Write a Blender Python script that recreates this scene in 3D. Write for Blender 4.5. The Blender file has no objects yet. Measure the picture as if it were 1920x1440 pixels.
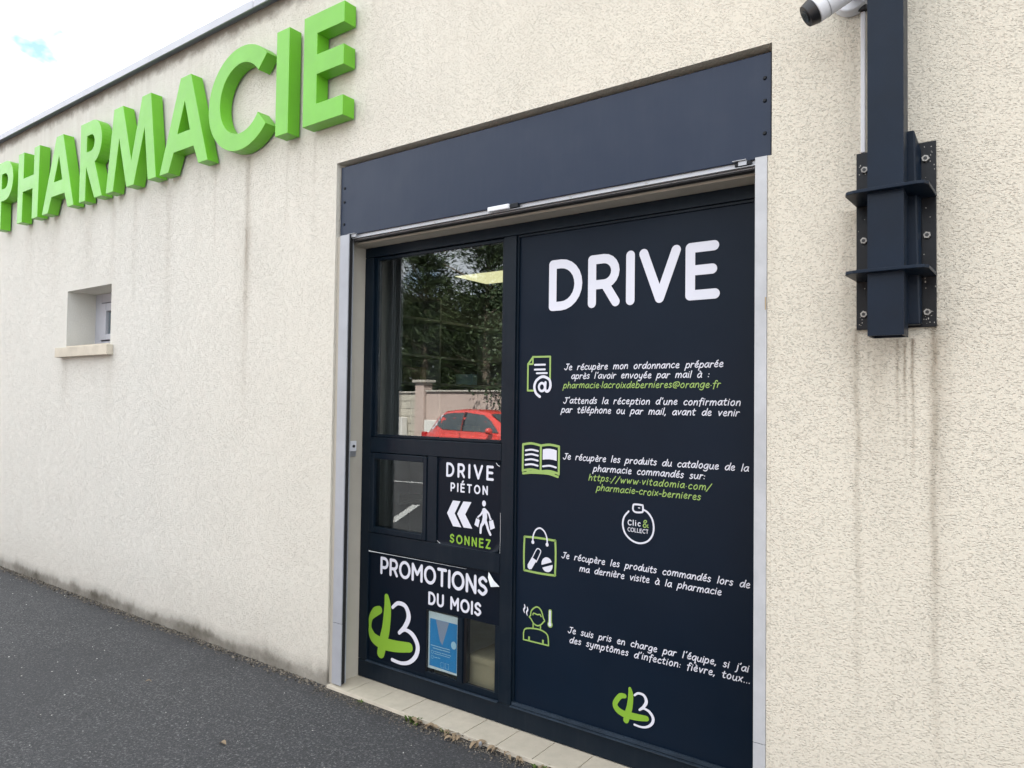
import bpy, bmesh, math, random
from mathutils import Vector, Matrix
from mathutils.geometry import tessellate_polygon
R = math.radians
random.seed(7)
S = bpy.context.scene
COL = S.collection

# ------------------------------------------------------------------ camera, sky, sun, exposure
yaw, pitch, roll = 0.6220512, 0.0271338, 0.0130068
f_ = Vector((-math.sin(yaw)*math.cos(pitch), math.cos(yaw)*math.cos(pitch), math.sin(pitch)))
r_ = Vector((math.cos(yaw), math.sin(yaw), 0)); u_ = r_.cross(f_)
r2 = r_*math.cos(roll)+u_*math.sin(roll); u2 = -r_*math.sin(roll)+u_*math.cos(roll)
cd = bpy.data.cameras.new('camera'); cam = bpy.data.objects.new('camera', cd); COL.objects.link(cam)
m = Matrix.Identity(4)
for i in range(3):
    m[i][0] = r2[i]; m[i][1] = u2[i]; m[i][2] = -f_[i]
m.translation = (0, -2.538, 1.5); cam.matrix_world = m
cd.sensor_width = 36; cd.lens = 36*1331/1920; cd.clip_start = .05; cd.clip_end = 1500
S.camera = cam

SUN_EL, SUN_AZ = R(50), R(32)          # azimuth from +Y (behind the building) towards +X
W = bpy.data.worlds.new('World'); S.world = W; W.use_nodes = True
nt = W.node_tree; nt.nodes.clear()
def wn(t, **k):
    n = nt.nodes.new(t)
    for a, b in k.items(): setattr(n, a, b)
    return n
out = wn('ShaderNodeOutputWorld'); bg = wn('ShaderNodeBackground'); sky = wn('ShaderNodeTexSky')
sky.sky_type = 'NISHITA'; sky.sun_disc = False; sky.sun_elevation = SUN_EL; sky.sun_rotation = SUN_AZ
sc = wn('ShaderNodeVectorMath', operation='SCALE'); sc.inputs[3].default_value = 1.0
tc = wn('ShaderNodeTexCoord'); mp = wn('ShaderNodeMapping'); mp.inputs['Location'].default_value = (2.2, 7.1, 3.5)
mp.inputs['Scale'].default_value = (10, 10, 14)
nz = wn('ShaderNodeTexNoise'); nz.inputs['Scale'].default_value = 1.0; nz.inputs['Detail'].default_value = 5
rp = wn('ShaderNodeValToRGB'); rp.color_ramp.elements[0].position = .31; rp.color_ramp.elements[1].position = .46
mx = wn('ShaderNodeMixRGB'); mx.inputs["Color2"].default_value = (6.75, 6.9, 7.15, 1)
L = nt.links.new
L(tc.outputs['Generated'], mp.inputs[0]); L(mp.outputs[0], nz.inputs['Vector']); L(nz.outputs[0], rp.inputs[0])
L(sky.outputs[0], sc.inputs[0]); L(sc.outputs[0], mx.inputs['Color1']); L(rp.outputs[0], mx.inputs['Fac'])
L(mx.outputs[0], bg.inputs[0]); bg.inputs[1].default_value = 0.06; L(bg.outputs[0], out.inputs[0])

sd = bpy.data.lights.new('sun', 'SUN'); sd.energy = 4.2; sd.angle = R(0.6); sd.color = (1, .95, .87)
sun = bpy.data.objects.new('sun', sd); COL.objects.link(sun)
sdir = Vector((math.sin(-SUN_AZ)*-1*math.cos(SUN_EL), math.cos(SUN_AZ)*math.cos(SUN_EL), math.sin(SUN_EL)))
sun.rotation_euler = sdir.to_track_quat('Z', 'Y').to_euler(); sun.location = sdir*50
S.view_settings.view_transform = 'Standard'; S.view_settings.look = 'None'
S.view_settings.exposure = 2.8; S.view_settings.gamma = 1; S.view_settings.use_curve_mapping = False
S.render.engine = 'CYCLES'; S.cycles.max_bounces = 8; S.cycles.transparent_max_bounces = 12

# ------------------------------------------------------------------ material helpers
class NT:
    def __init__(s, name):
        s.m = bpy.data.materials.new(name); s.m.use_nodes = True; s.t = s.m.node_tree
        s.b = s.t.nodes['Principled BSDF']
        s.tc = s.t.nodes.new('ShaderNodeTexCoord')
    def n(s, typ, inp=None, **k):
        x = s.t.nodes.new(typ)
        for a, b in k.items(): setattr(x, a, b)
        for a, b in (inp or {}).items(): s.set(x, a, b)
        return x
    def set(s, x, key, v):
        if isinstance(v, bpy.types.NodeSocket): s.t.links.new(v, x.inputs[key])
        else: x.inputs[key].default_value = v
    def mth(s, op, a, b=None, c=None, clamp=False):
        x = s.t.nodes.new('ShaderNodeMath'); x.operation = op; x.use_clamp = clamp
        for i, v in enumerate((a, b, c)):
            if v is not None: s.set(x, i, v)
        return x.outputs[0]
    def map(s, scale=(1, 1, 1), loc=(0, 0, 0), rot=(0, 0, 0)):
        return s.n('ShaderNodeMapping', {0: s.tc.outputs['Object'], 'Scale': scale, 'Location': loc, 'Rotation': rot}).outputs[0]
    def noise(s, scale, detail=3, rough=.5, vec=None, dist=0):
        return s.n('ShaderNodeTexNoise', {'Vector': vec if vec else s.tc.outputs['Object'], 'Scale': scale, 'Detail': detail, 'Roughness': rough, 'Distortion': dist}).outputs[0]
    def ramp(s, fac, stops):
        x = s.n('ShaderNodeValToRGB', {0: fac}); e = x.color_ramp.elements
        while len(e) < len(stops): e.new(.5)
        for el, (p, c) in zip(e, stops):
            el.position = p; el.color = (c if hasattr(c, '__len__') else (c, c, c)) + ((1,) if hasattr(c, '__len__') else ()) if hasattr(c, '__len__') else (c, c, c, 1)
        return x.outputs[0]
    def mix(s, fac, a, b, typ='MIX'):
        x = s.n('ShaderNodeMixRGB', blend_type=typ)
        s.set(x, 0, fac)
        for k, v in ((1, a), (2, b)): s.set(x, k, v if isinstance(v, bpy.types.NodeSocket) else tuple(v)+(1,))
        return x.outputs[0]
    def bump(s, h, strength=.5, dist=.01, nrm=None):
        x = s.n('ShaderNodeBump', {'Height': h, 'Strength': strength, 'Distance': dist})
        if nrm: s.set(x, 'Normal', nrm)
        s.set(s.b, 'Normal', x.outputs[0]); return x.outputs[0]

def simple(name, col, rough=.5, metal=0, var=.12, nscale=8, bump=0, bscale=200, spec=.5, coat=0):
    s = NT(name)
    n = s.noise(nscale, 5, .6)
    f = s.ramp(n, [(.25, 1-var), (.75, 1+var)])
    c = s.mix(1, col, f, 'MULTIPLY')
    s.set(s.b, 'Base Color', c)
    s.set(s.b, 'Roughness', s.ramp(s.noise(nscale*2.3, 4, .6), [(.3, max(.02, rough*.85)), (.7, min(1, rough*1.15))]))
    s.b.inputs['Metallic'].default_value = metal; s.b.inputs['Specular IOR Level'].default_value = spec
    s.b.inputs['Coat Weight'].default_value = coat
    if bump: s.bump(s.noise(bscale, 3, .6), bump, .002)
    return s.m

def dark_metal(name, col, rough, spec=.5):
    """powder coated navy metal with faint vertical rain marks and dust"""
    s = NT(name)
    st = s.noise(9, 4, .6, s.map((5, 5, .5)))
    du = s.noise(4, 5, .6)
    c = s.mix(s.ramp(st, [(.45, 0.), (.8, .02)]), col, (.16, .17, .18))
    c = s.mix(s.ramp(du, [(.5, 0.), (.85, .035)]), c, (.2, .2, .19))
    s.set(s.b, 'Base Color', c)
    s.set(s.b, 'Roughness', s.ramp(s.noise(7, 5, .65), [(.3, rough-.05), (.75, rough+.09)]))
    s.b.inputs['Specular IOR Level'].default_value = spec
    s.bump(s.noise(350, 2), .06, .001)
    return s.m

STREAKS = [  # x, half width, z top, z bottom, strength   (rain marks on the render)
    (-3.815, .022, 2.98, 1.35, .50), (-3.80, .03, 2.55, 1.9, .25), (-3.85, .07, 2.6, 1.3, .07),
    (-4.165, .010, 3.0, 2.2, .20), (-4.72, .035, 3.0, 1.7, .24), (-4.35, .05, 3.1, 2.3, .12),
    (-3.435, .012, 2.99, 2.35, .20), (-3.19, .014, 2.97, 2.3, .20), (-3.32, .04, 2.99, 2.5, .14),
    (-5.18, .03, 3.0, 2.0, .22), (-5.50, .03, 3.0, 2.1, .22), (-5.9, .08, 3.0, 2.2, .16), (-6.5, .1, 3.0, 2.3, .16), (-4.9, .12, 3.0, 2.1, .13), (-7.0, .09, 3.0, 2.4, .14),
    (-.434, .008, 1.76, .35, .42), (-.45, .03, 2.15, 1.3, .30), (-.217, .010, 1.77, .2, .52), (-.205, .03, 1.77, .8, .22), (-.20, .035, 2.3, 1.1, .16),
    (-.275, .0045, 1.72, 1.25, .75), (-.296, .004, 1.72, 1.34, .6), (-.316, .004, 1.72, 1.4, .5), (-.34, .06, 1.72, .9, .16), (-.39, .02, 1.75, 1.2, .2), (-.36, .02, 1.74, 1.3, .14),
    (-6.25, .06, 1.82, 1.35, .24), (-5.5, .05, 1.82, 1.3, .18), (-5.9, .28, 1.83, 1.55, .13),
    (-.70, .012, 2.4, 1.1, .12),
]
def render_material():
    s = NT('roughcast_render')
    sep = s.n('ShaderNodeSeparateXYZ', {0: s.tc.outputs['Object']}); X, Z = sep.outputs[0], sep.outputs[2]
    big = s.noise(.9, 5, .6); mid = s.noise(5, 5, .6)
    base = s.mix(s.ramp(big, [(.3, 0.), (.7, 1.)]), (.65, .605, .508), (.63, .59, .495))
    base = s.mix(s.ramp(mid, [(.4, 0.), (.8, .15)]), base, (.57, .52, .44))
    # greyer towards the left: fall-off of the warm light painted into the base
    gx = s.ramp(s.mth('MULTIPLY_ADD', X, -.13, -.10, clamp=True), [(0., 0.), (.55, 1.)])
    base = s.mix(gx, base, (.60, .592, .545))
    # scraped grain: torn pits between flat grains
    m1 = s.map((1, 1, 1.7), rot=(0, R(26), 0)); m2 = s.map((1.3, 1, 1), rot=(0, R(-33), 0))
    g1 = s.noise(175, 3, .6, m1); g2 = s.noise(105, 3, .6, m2); g3 = s.noise(420, 2, .6)
    pat = s.ramp(s.noise(2.6, 5, .65), [(.32, .68), (.68, 1.)])
    def dents(vec, scale, a, b):
        warp = s.n('ShaderNodeVectorMath', {0: s.n('ShaderNodeTexNoise', {'Vector': vec, 'Scale': scale*1.3, 'Detail': 3.0}).outputs[1], 1: (.9/scale, .9/scale, .9/scale), 2: vec}, operation='MULTIPLY_ADD').outputs[0]
        vo = s.n('ShaderNodeTexVoronoi', {'Vector': warp, 'Scale': scale, 'Randomness': 1})
        keep = s.mth('LESS_THAN', s.n('ShaderNodeSeparateXYZ', {0: vo.outputs['Color']}).outputs[0], b)
        return s.mth('MULTIPLY', s.ramp(vo.outputs['Distance'], [(a*.35, 1.), (a, 0.)]), keep)
    p1 = dents(s.map((.75, 1, 1.9), rot=(0, R(22), 0)), 95, .42, .62)
    p2 = dents(s.map((.8, 1, 1.6), rot=(0, R(-28), 0)), 140, .40, .60)
    pit = s.mth('MAXIMUM', p1, p2)
    h = s.mth('ADD', s.mth('MULTIPLY', g3, .25), s.mth('ADD', s.mth('MULTIPLY', g2, .55), s.mth('MULTIPLY', g1, .45)))
    h = s.mth('MULTIPLY', s.mth('SUBTRACT', s.mth('SUBTRACT', h, .625), s.mth('MULTIPLY', pit, .55)), pat)
    base = s.mix(s.mth('MULTIPLY', s.mth('MULTIPLY', pit, pat), .05), base, (.34, .28, .20))
    # rain marks
    wob = s.mth('MULTIPLY', s.mth('SUBTRACT', s.noise(3.0, 3, .5, s.map((.3, .3, 1))), .5), .03)
    Xw = s.mth('ADD', X, wob)
    tot = None
    for (x0, w, zt, zb, k) in STREAKS:
        d = s.mth('DIVIDE', s.mth('SUBTRACT', Xw, x0), w)
        gss = s.mth('DIVIDE', 1.0, s.mth('ADD', 1.0, s.mth('POWER', s.mth('ABSOLUTE', d), 3.0)))
        fz = s.mth('DIVIDE', s.mth('SUBTRACT', Z, zb), zt-zb, clamp=True)
        top = s.mth('LESS_THAN', Z, zt)
        val = s.mth('MULTIPLY', s.mth('MULTIPLY', gss, s.mth('POWER', fz, .8)), s.mth('MULTIPLY', top, k))
        tot = val if tot is None else s.mth('ADD', tot, val)
    brk = s.ramp(s.noise(16, 5, .7, s.map((3, 3, .6))), [(.3, .45), (.7, 1.2)])
    tot = s.mth('MULTIPLY', tot, brk, clamp=True)
    base = s.mix(tot, base, (.17, .132, .088))
    # general vertical wash under the coping and the letters
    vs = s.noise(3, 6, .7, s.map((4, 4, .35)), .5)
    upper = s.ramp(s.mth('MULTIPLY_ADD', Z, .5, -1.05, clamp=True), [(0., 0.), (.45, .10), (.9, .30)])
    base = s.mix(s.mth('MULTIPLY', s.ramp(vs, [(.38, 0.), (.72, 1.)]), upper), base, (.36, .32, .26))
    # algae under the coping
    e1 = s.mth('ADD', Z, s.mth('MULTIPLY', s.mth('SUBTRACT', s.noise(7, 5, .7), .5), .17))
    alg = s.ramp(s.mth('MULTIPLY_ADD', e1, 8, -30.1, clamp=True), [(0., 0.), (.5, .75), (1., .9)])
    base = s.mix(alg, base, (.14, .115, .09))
    bot = s.ramp(Z, [(0., .30), (.45, 0.)])
    base = s.mix(bot, base, (.40, .38, .33))
    # damp mould at the foot
    e2 = s.mth('SUBTRACT', Z, s.mth('MULTIPLY', s.mth('SUBTRACT', s.noise(3.2, 8, .72, s.map((1, 1, .7))), .36), .17))
    lft = s.mth('GREATER_THAN', -2.4, X)
    mo = s.ramp(e2, [(0., 1.), (.014, .92), (.045, .35), (.095, 0.)])
    mop = s.ramp(s.noise(1.7, 5, .7), [(.34, .45), (.62, .95)])
    base = s.mix(s.mth('MULTIPLY', s.mth('MULTIPLY', mo, lft), mop), base, (.075, .066, .050))
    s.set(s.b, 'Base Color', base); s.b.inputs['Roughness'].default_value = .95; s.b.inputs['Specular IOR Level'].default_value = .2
    s.bump(h, .95, .0052)
    return s.m

def asphalt_material():
    s = NT('asphalt')
    a = s.noise(120, 6, .85); b = s.noise(85, 5, .85); c = s.noise(1.1, 5, .6); d = s.noise(7, 4, .6)
    col = s.mix(s.ramp(a, [(.38, 0.), (.66, 1.)]), (.010, .0105, .012), (.082, .084, .088))
    col = s.mix(s.ramp(b, [(.54, 0.), (.62, .9)]), col, (.25, .25, .25))
    col = s.mix(s.ramp(c, [(.35, 0.), (.7, .35)]), col, (.06, .062, .067))
    col = s.mix(s.ramp(d, [(.5, 0.), (.8, .35)]), col, (.03, .031, .034))
    col = s.mix(s.ramp(s.noise(.55, 6, .7, dist=.6), [(.48, 0.), (.56, .35)]), col, (.034, .035, .038))
    sep = s.n('ShaderNodeSeparateXYZ', {0: s.tc.outputs['Object']})
    ey = s.mth('ADD', sep.outputs[1], s.mth('MULTIPLY', s.noise(9, 5, .7), .14))
    edge = s.ramp(s.mth('MULTIPLY_ADD', ey, 4.0, .55, clamp=True), [(0.2, 0.), (.8, .75)])
    col = s.mix(edge, col, (.033, .033, .036))
    s.set(s.b, 'Base Color', col); s.b.inputs['Roughness'].default_value = .85
    h = s.mth('ADD', s.mth('MULTIPLY', a, .6), b)
    s.bump(h, 1.0, .009)
    return s.m

def glass_material(name, f0=.10, tint=(.86, .90, .90), wav=.002):
    s = NT(name); t = s.t; t.nodes.remove(s.b)
    o = [n for n in t.nodes if n.type == 'OUTPUT_MATERIAL'][0]
    tr = s.n('ShaderNodeBsdfTransparent', {0: tint+(1,)})
    gl = s.n('ShaderNodeBsdfGlossy', {'Color': (.95, .97, 1, 1), 'Roughness': 0.0})
    bp = s.n('ShaderNodeBump', {'Height': s.noise(1.6, 2, .4), 'Strength': wav, 'Distance': .25})
    t.links.new(bp.outputs[0], gl.inputs['Normal'])
    geo = s.n('ShaderNodeNewGeometry'); dp_ = s.n('ShaderNodeVectorMath', {0: geo.outputs['Incoming'], 1: geo.outputs['Normal']}, operation='DOT_PRODUCT')
    ca = s.mth('ABSOLUTE', dp_.outputs['Value']); fac = s.mth('MULTIPLY_ADD', s.mth('POWER', s.mth('SUBTRACT', 1.0, ca), 5.0), 1-f0, f0)
    mxs = s.n('ShaderNodeMixShader'); t.links.new(fac, mxs.inputs[0]); t.links.new(tr.outputs[0], mxs.inputs[1]); t.links.new(gl.outputs[0], mxs.inputs[2])
    t.links.new(mxs.outputs[0], o.inputs[0])
    return s.m

def emission(name, col, k):
    s = NT(name); s.set(s.b, 'Base Color', (.8, .8, .7, 1)); s.b.inputs['Emission Color'].default_value = col+(1,); s.b.inputs['Emission Strength'].default_value = k
    return s.m

def leaf_mat(name, c1, c2, rough=.55):
    s = NT(name)
    geo = s.n('ShaderNodeNewGeometry')
    c = s.mix(geo.outputs['Random Per Island'], c1, c2)
    s.set(s.b, 'Base Color', c); s.b.inputs['Roughness'].default_value = rough; s.b.inputs['Specular IOR Level'].default_value = .15
    return s.m

def tile_mat():
    s = NT('beige_tile')
    oi = s.n('ShaderNodeObjectInfo')
    n = s.noise(9, 5, .65); n2 = s.noise(60, 4, .6)
    c = s.mix(s.ramp(n, [(.3, 0.), (.75, 1.)]), (.50, .45, .36), (.38, .345, .275))
    c = s.mix(s.ramp(n2, [(.66, 0.), (.74, .6)]), c, (.2, .17, .12))
    c = s.mix(s.mth('MULTIPLY', oi.outputs['Random'], .3), c, (.40, .36, .29))
    s.set(s.b, 'Base Color', c); s.set(s.b, 'Roughness', s.ramp(n, [(.3, .4), (.7, .7)]))
    s.bump(n2, .1, .001)
    return s.m

M = {}
M['render'] = render_material()
M['asphalt'] = asphalt_material()
M['reveal'] = simple('reveal_render', (.40, .375, .32), .9, var=.1, nscale=3, bump=.5, bscale=180, spec=.2)
M['navy'] = dark_metal('navy_coated_metal', (.0058, .0150, .038), .33, .30)
M['navy_frame'] = dark_metal('navy_frame', (.0022, .0072, .0140), .40, .19)
M['ledge'] = simple('highlit_navy_ledge', (.022, .034, .050), .4, var=.3, nscale=9, spec=.3)  # lighter navy: highlights along the ledges put into the colour
M['navy_panel'] = simple('navy_panel_vinyl', (.0030, .0085, .0185), .40, var=.15, nscale=1.5, spec=.14)
M['vinyl_black'] = simple('glossy_dark_vinyl', (.0022, .0055, .012), .42, var=.08, spec=.14)
M['green'] = simple('green_sign_enamel', (.125, .40, .020), .34, var=.10, nscale=5, spec=.45)
M['coping'] = simple('white_lacquered_coping', (.44, .46, .50), .55, var=.05, nscale=2, spec=.3)
M['alu'] = simple('brushed_aluminium', (.36, .37, .39), .42, .6, var=.10, nscale=6)
M['alu_rail'] = simple('grey_rail_lacquer', (.32, .335, .365), .45, .1, var=.10, nscale=5)
M['alu_pale'] = simple('pale_rail_lacquer', (.42, .43, .445), .5, .05, var=.14, nscale=9)
M['white'] = simple('white_vinyl_print', (.60, .61, .68), .45, var=.02)
M['lime'] = simple('lime_vinyl_print', (.19, .36, .028), .45, var=.03)
M['palegreen'] = simple('pale_green_vinyl_print', (.25, .38, .10), .45, var=.03)
M['pvc'] = simple('white_pvc', (.62, .63, .66), .35, var=.04)
M['black'] = simple('black_plastic', (.008, .008, .01), .35, var=.1)
M['dark'] = simple('dark_gap', (.012, .012, .013), .8, var=.1)
M['steel'] = simple('dark_blue_steel', (.0022, .0085, .0200), .40, 0, spec=.2, var=.25, nscale=6, bump=.12, bscale=60)
M['steel_plate'] = simple('black_steel_plate', (.0025, .004, .007), .34, 0, spec=.25, var=.3, nscale=9, bump=.2, bscale=50)
M['bolt'] = simple('worn_bolt', (.30, .29, .27), .45, .6, var=.4, nscale=60)
M['pvc_shaded'] = simple('shaded_window_pvc', (.36, .375, .42), .4, var=.05)  # white pvc darkened, shade of the deep niche painted into its colour
M['stone'] = simple('sill_stone', (.50, .46, .38), .85, var=.18, nscale=7, bump=.3, bscale=90, spec=.2)
M['tile'] = tile_mat()
M['grout'] = simple('grout', (.22, .20, .17), .95, var=.2, nscale=30)
M['glass'] = glass_material('window_glass')
M['glass_small'] = glass_material('hatch_glass', .05)
M['plaster'] = simple('indoor_plaster', (.17, .17, .165), .9, var=.05, nscale=2)
M['shelf'] = simple('white_shelf_board', (.30, .30, .30), .5, var=.04)
M['lamp'] = emission('lit_ceiling_panel', (1., .90, .50), .17)
M['card'] = simple('cardboard', (.34, .27, .17), .85, var=.08, nscale=5)
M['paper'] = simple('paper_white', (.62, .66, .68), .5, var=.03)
M['blue'] = simple('poster_blue', (.014, .22, .50), .45, var=.06)
M['salmon'] = simple('poster_salmon', (.27, .30, .40), .5, var=.05)
M['paleblue'] = simple('poster_pale_blue', (.40, .60, .72), .5, var=.05)
M['leaf_dry'] = leaf_mat('dry_leaf', (.12, .085, .05), (.30, .235, .16), .8)
M['weed'] = leaf_mat('weed_green', (.05, .085, .02), (.10, .15, .035), .6)
M['grit'] = leaf_mat('edge_grit', (.018, .017, .015), (.22, .195, .16), .9)
M['fleck'] = leaf_mat('white_fleck', (.40, .39, .36), (.7, .69, .66), .8)
M['clear'] = simple('milky_plastic', (.26, .28, .30), .25, var=.1)
M['pinkwall'] = simple('pink_render', (.42, .33, .29), .9, var=.1, nscale=1.2, bump=.3, bscale=60, spec=.2)
M['block'] = simple('cast_block', (.40, .37, .31), .9, var=.14, nscale=4, bump=.3, bscale=60, spec=.2)
M['capstone'] = simple('capstone', (.36, .33, .29), .9, var=.1, nscale=5)
M['bark'] = simple('bark', (.09, .07, .05), .9, var=.3, nscale=12, bump=.8, bscale=25)
M['needles'] = leaf_mat('needle_foliage', (.010, .019, .008), (.040, .058, .022), .6)
M['laurel'] = leaf_mat('laurel_foliage', (.014, .026, .012), (.052, .075, .036), .5)
M['carpaint'] = simple('red_car_paint', (.50, .045, .035), .3, var=.02, coat=.8)
M['carglass'] = simple('car_glass', (.05, .06, .065), .06, var=.02, spec=.8)
M['rubber'] = simple('tyre_rubber', (.02, .02, .02), .8)
M['rim'] = simple('wheel_rim', (.42, .43, .44), .3, .8)
M['lampred'] = simple('tail_lamp_red', (.35, .01, .01), .2)
M['lampclear'] = simple('head_lamp', (.6, .62, .65), .1)
M['paint'] = simple('road_paint', (.62, .62, .60), .7, var=.12, nscale=20)
M['metalbox'] = simple('white_meter_box', (.62, .60, .56), .5, var=.03)
M['roofing'] = simple('roofing_felt', (.12, .12, .12), .9)

# ------------------------------------------------------------------ object helpers
def mesh_obj(name, verts, faces, mat, parent=None, smooth=False, loc=None):
    me = bpy.data.meshes.new(name); me.from_pydata([tuple(v) for v in verts], [], faces); me.update()
    me.materials.append(mat)
    if smooth:
        for p in me.polygons: p.use_smooth = True
    o = bpy.data.objects.new(name, me); COL.objects.link(o)
    if loc: o.location = loc
    if parent: o.parent = parent; o.matrix_parent_inverse = Matrix.Translation(parent.location).inverted() if not loc else Matrix.Identity(4)
    return o
def bm_obj(name, bm, mat, parent=None, smooth=False, bevel=0, seg=2):
    bmesh.ops.recalc_face_normals(bm, faces=bm.faces)
    me = bpy.data.meshes.new(name); bm.to_mesh(me); bm.free(); me.materials.append(mat)
    if smooth:
        for p in me.polygons: p.use_smooth = True
    o = bpy.data.objects.new(name, me); COL.objects.link(o)
    if parent: o.parent = parent; o.matrix_parent_inverse = Matrix.Translation(parent.location).inverted()
    if bevel:
        b = o.modifiers.new('bevel', 'BEVEL'); b.width = bevel; b.segments = seg; b.limit_method = 'ANGLE'; b.angle_limit = R(35)
    return o
def add_box(bm, x0, x1, y0, y1, z0, z1):
    v = [bm.verts.new(p) for p in ((x0,y0,z0),(x1,y0,z0),(x1,y1,z0),(x0,y1,z0),(x0,y0,z1),(x1,y0,z1),(x1,y1,z1),(x0,y1,z1))]
    for f in ((0,3,2,1),(4,5,6,7),(0,1,5,4),(1,2,6,5),(2,3,7,6),(3,0,4,7)): bm.faces.new([v[i] for i in f])
def box(name, x0, x1, y0, y1, z0, z1, mat, parent=None, bevel=0):
    bm = bmesh.new(); add_box(bm, x0, x1, y0, y1, z0, z1); return bm_obj(name, bm, mat, parent, bevel=bevel)
def boxes(name, lst, mat, parent=None, bevel=0):
    bm = bmesh.new()
    for b in lst: add_box(bm, *b)
    return bm_obj(name, bm, mat, parent, bevel=bevel)
def add_cyl(bm, p0, p1, r0, r1=None, n=16, caps=True):
    p0 = Vector(p0); p1 = Vector(p1); r1 = r0 if r1 is None else r1
    d = (p1-p0).normalized(); a = d.orthogonal().normalized(); b = d.cross(a)
    A = [bm.verts.new(p0+(a*math.cos(t)+b*math.sin(t))*r0) for t in [2*math.pi*i/n for i in range(n)]]
    B = [bm.verts.new(p1+(a*math.cos(t)+b*math.sin(t))*r1) for t in [2*math.pi*i/n for i in range(n)]]
    for i in range(n): bm.faces.new((A[i], A[(i+1) % n], B[(i+1) % n], B[i]))
    if caps: bm.faces.new(A[::-1]); bm.faces.new(B)
def cyl(name, p0, p1, r0, mat, parent=None, r1=None, n=16, bevel=0):
    bm = bmesh.new(); add_cyl(bm, p0, p1, r0, r1, n); return bm_obj(name, bm, mat, parent, bevel=bevel)
def thing(name, label, cat, loc=(0, 0, 0), group=None):
    o = bpy.data.objects.new(name, None); COL.objects.link(o); o.location = loc; o.empty_display_size = .1
    return tag(o, label, cat, group)
def tag(o, label, cat, group=None):
    o['label'] = label; o['category'] = cat
    if group: o['group'] = group
    return o
def struct(o): o['kind'] = 'structure'; return o
def lab(o, l): o['label'] = l; return o
def prism(name, outer, holes, y0, y1, mat, parent=None, bevel=0):
    """polygon (x,z) with holes, extruded from y0 (front) to y1"""
    loops = [[Vector((x, z, 0)) for x, z in lp] for lp in [outer]+holes]
    tris = tessellate_polygon(loops); flat = [p for lp in loops for p in lp]
    bm = bmesh.new()
    F = [bm.verts.new((p[0], y0, p[1])) for p in flat]; B = [bm.verts.new((p[0], y1, p[1])) for p in flat]
    for t in tris:
        try: bm.faces.new([F[i] for i in t]); bm.faces.new([B[i] for i in t[::-1]])
        except ValueError: pass
    k = 0
    for lp in loops:
        n = len(lp)
        for i in range(n):
            a, b = k+i, k+(i+1) % n
            bm.faces.new((F[a], F[b], B[b], B[a]))
        k += n
    bmesh.ops.dissolve_limit(bm, angle_limit=R(1), verts=bm.verts, edges=bm.edges)
    return bm_obj(name, bm, mat, parent, bevel=bevel)

# ------------------------------------------------------------------ ground
g = mesh_obj('asphalt_ground', [(-300, -300, -.015), (300, -300, -.015), (300, 300, -.015), (-300, 300, -.015)], [(0, 1, 2, 3)], M['asphalt']); struct(g)
def marking(pts):
    o = mesh_obj('painted_bay_line', [(x, y, -.011) for x, y in pts], [(0, 1, 2, 3)], M['paint']); return struct(o)
marking([(-10.3, -6.70), (-8.3, -7.02), (-8.3, -7.12), (-10.3, -6.80)])
marking([(-9.15, -6.2), (-8.85, -5.2), (-8.95, -5.2), (-9.25, -6.2)])
marking([(-7.2, -4.85), (-6.4, -3.55), (-6.5, -3.5), (-7.3, -4.80)])
marking([(-4.7, -4.85), (-3.9, -3.55), (-4.0, -3.5), (-4.8, -4.80)])

# ------------------------------------------------------------------ pharmacy building
bld = thing('pharmacy_building', 'cream roughcast pharmacy building with flat roof and a white metal coping', 'building')
HX0, HX1, HZ1 = -3.006, -.708, 2.787       # shutter opening
WX0, WX1, WZ0, WZ1 = -6.232, -5.5, 1.908, 2.352
def front_wall():
    xs = [-13, WX0, WX1, HX0, HX1, 6.5]; zs = [-.3, 0.0, WZ0, WZ1, HZ1, 3.862]
    bm = bmesh.new(); vm = {}
    def V(x, y, z):
        k = (x, y, z)
        if k not in vm: vm[k] = bm.verts.new(k)
        return vm[k]
    def hole(i, j):
        return (i == 1 and j == 2) or (i == 3 and j in (1, 2, 3))
    for y in (0, .30):
        for i in range(5):
            for j in range(5):
                if hole(i, j): continue
                bm.faces.new((V(xs[i], y, zs[j]), V(xs[i+1], y, zs[j]), V(xs[i+1], y, zs[j+1]), V(xs[i], y, zs[j+1])))
    def quad(a, b): bm.faces.new((V(a[0], 0, a[1]), V(b[0], 0, b[1]), V(b[0], .30, b[1]), V(a[0], .30, a[1])))
    for a, b in (((WX0, WZ0), (WX0, WZ1)), ((WX1, WZ0), (WX1, WZ1)), ((WX0, WZ0), (WX1, WZ0)), ((WX0, WZ1), (WX1, WZ1))): quad(a, b)
    for j in (1, 2, 3): quad((HX0, zs[j]), (HX0, zs[j+1])); quad((HX1, zs[j]), (HX1, zs[j+1]))
    quad((HX0, 0.0), (HX1, 0.0)); quad((HX0, HZ1), (HX1, HZ1))
    for i in range(5): quad((xs[i], 3.862), (xs[i+1], 3.862))
    return bm_obj('wall', bm, M['render'], bld)
fw = front_wall()
for b_ in ((-13, -12.75, .302, 8, -.3, 3.862), (6.25, 6.5, .302, 8, -.3, 3.862), (-12.748, 6.248, 7.75, 8, -.3, 3.862)): box('outer_wall', *b_, M['render'], bld)
box('roof', -12.74, 6.24, .303, 7.745, 3.45, 3.60, M['roofing'], bld)
for x0, x1 in ((-13.05, -11.29), (-11.285, -7.512), (-7.507, -3.732), (-3.727, .052), (.057, 3.83), (3.835, 6.55)):
    bm = bmesh.new()
    add_box(bm, x0, x1, -.05, .35, 3.886, 3.905); add_box(bm, x0, x1, -.052, -.044, 3.853, 3.8855)
    bm_obj('coping', bm, M['coping'], bld)
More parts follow.
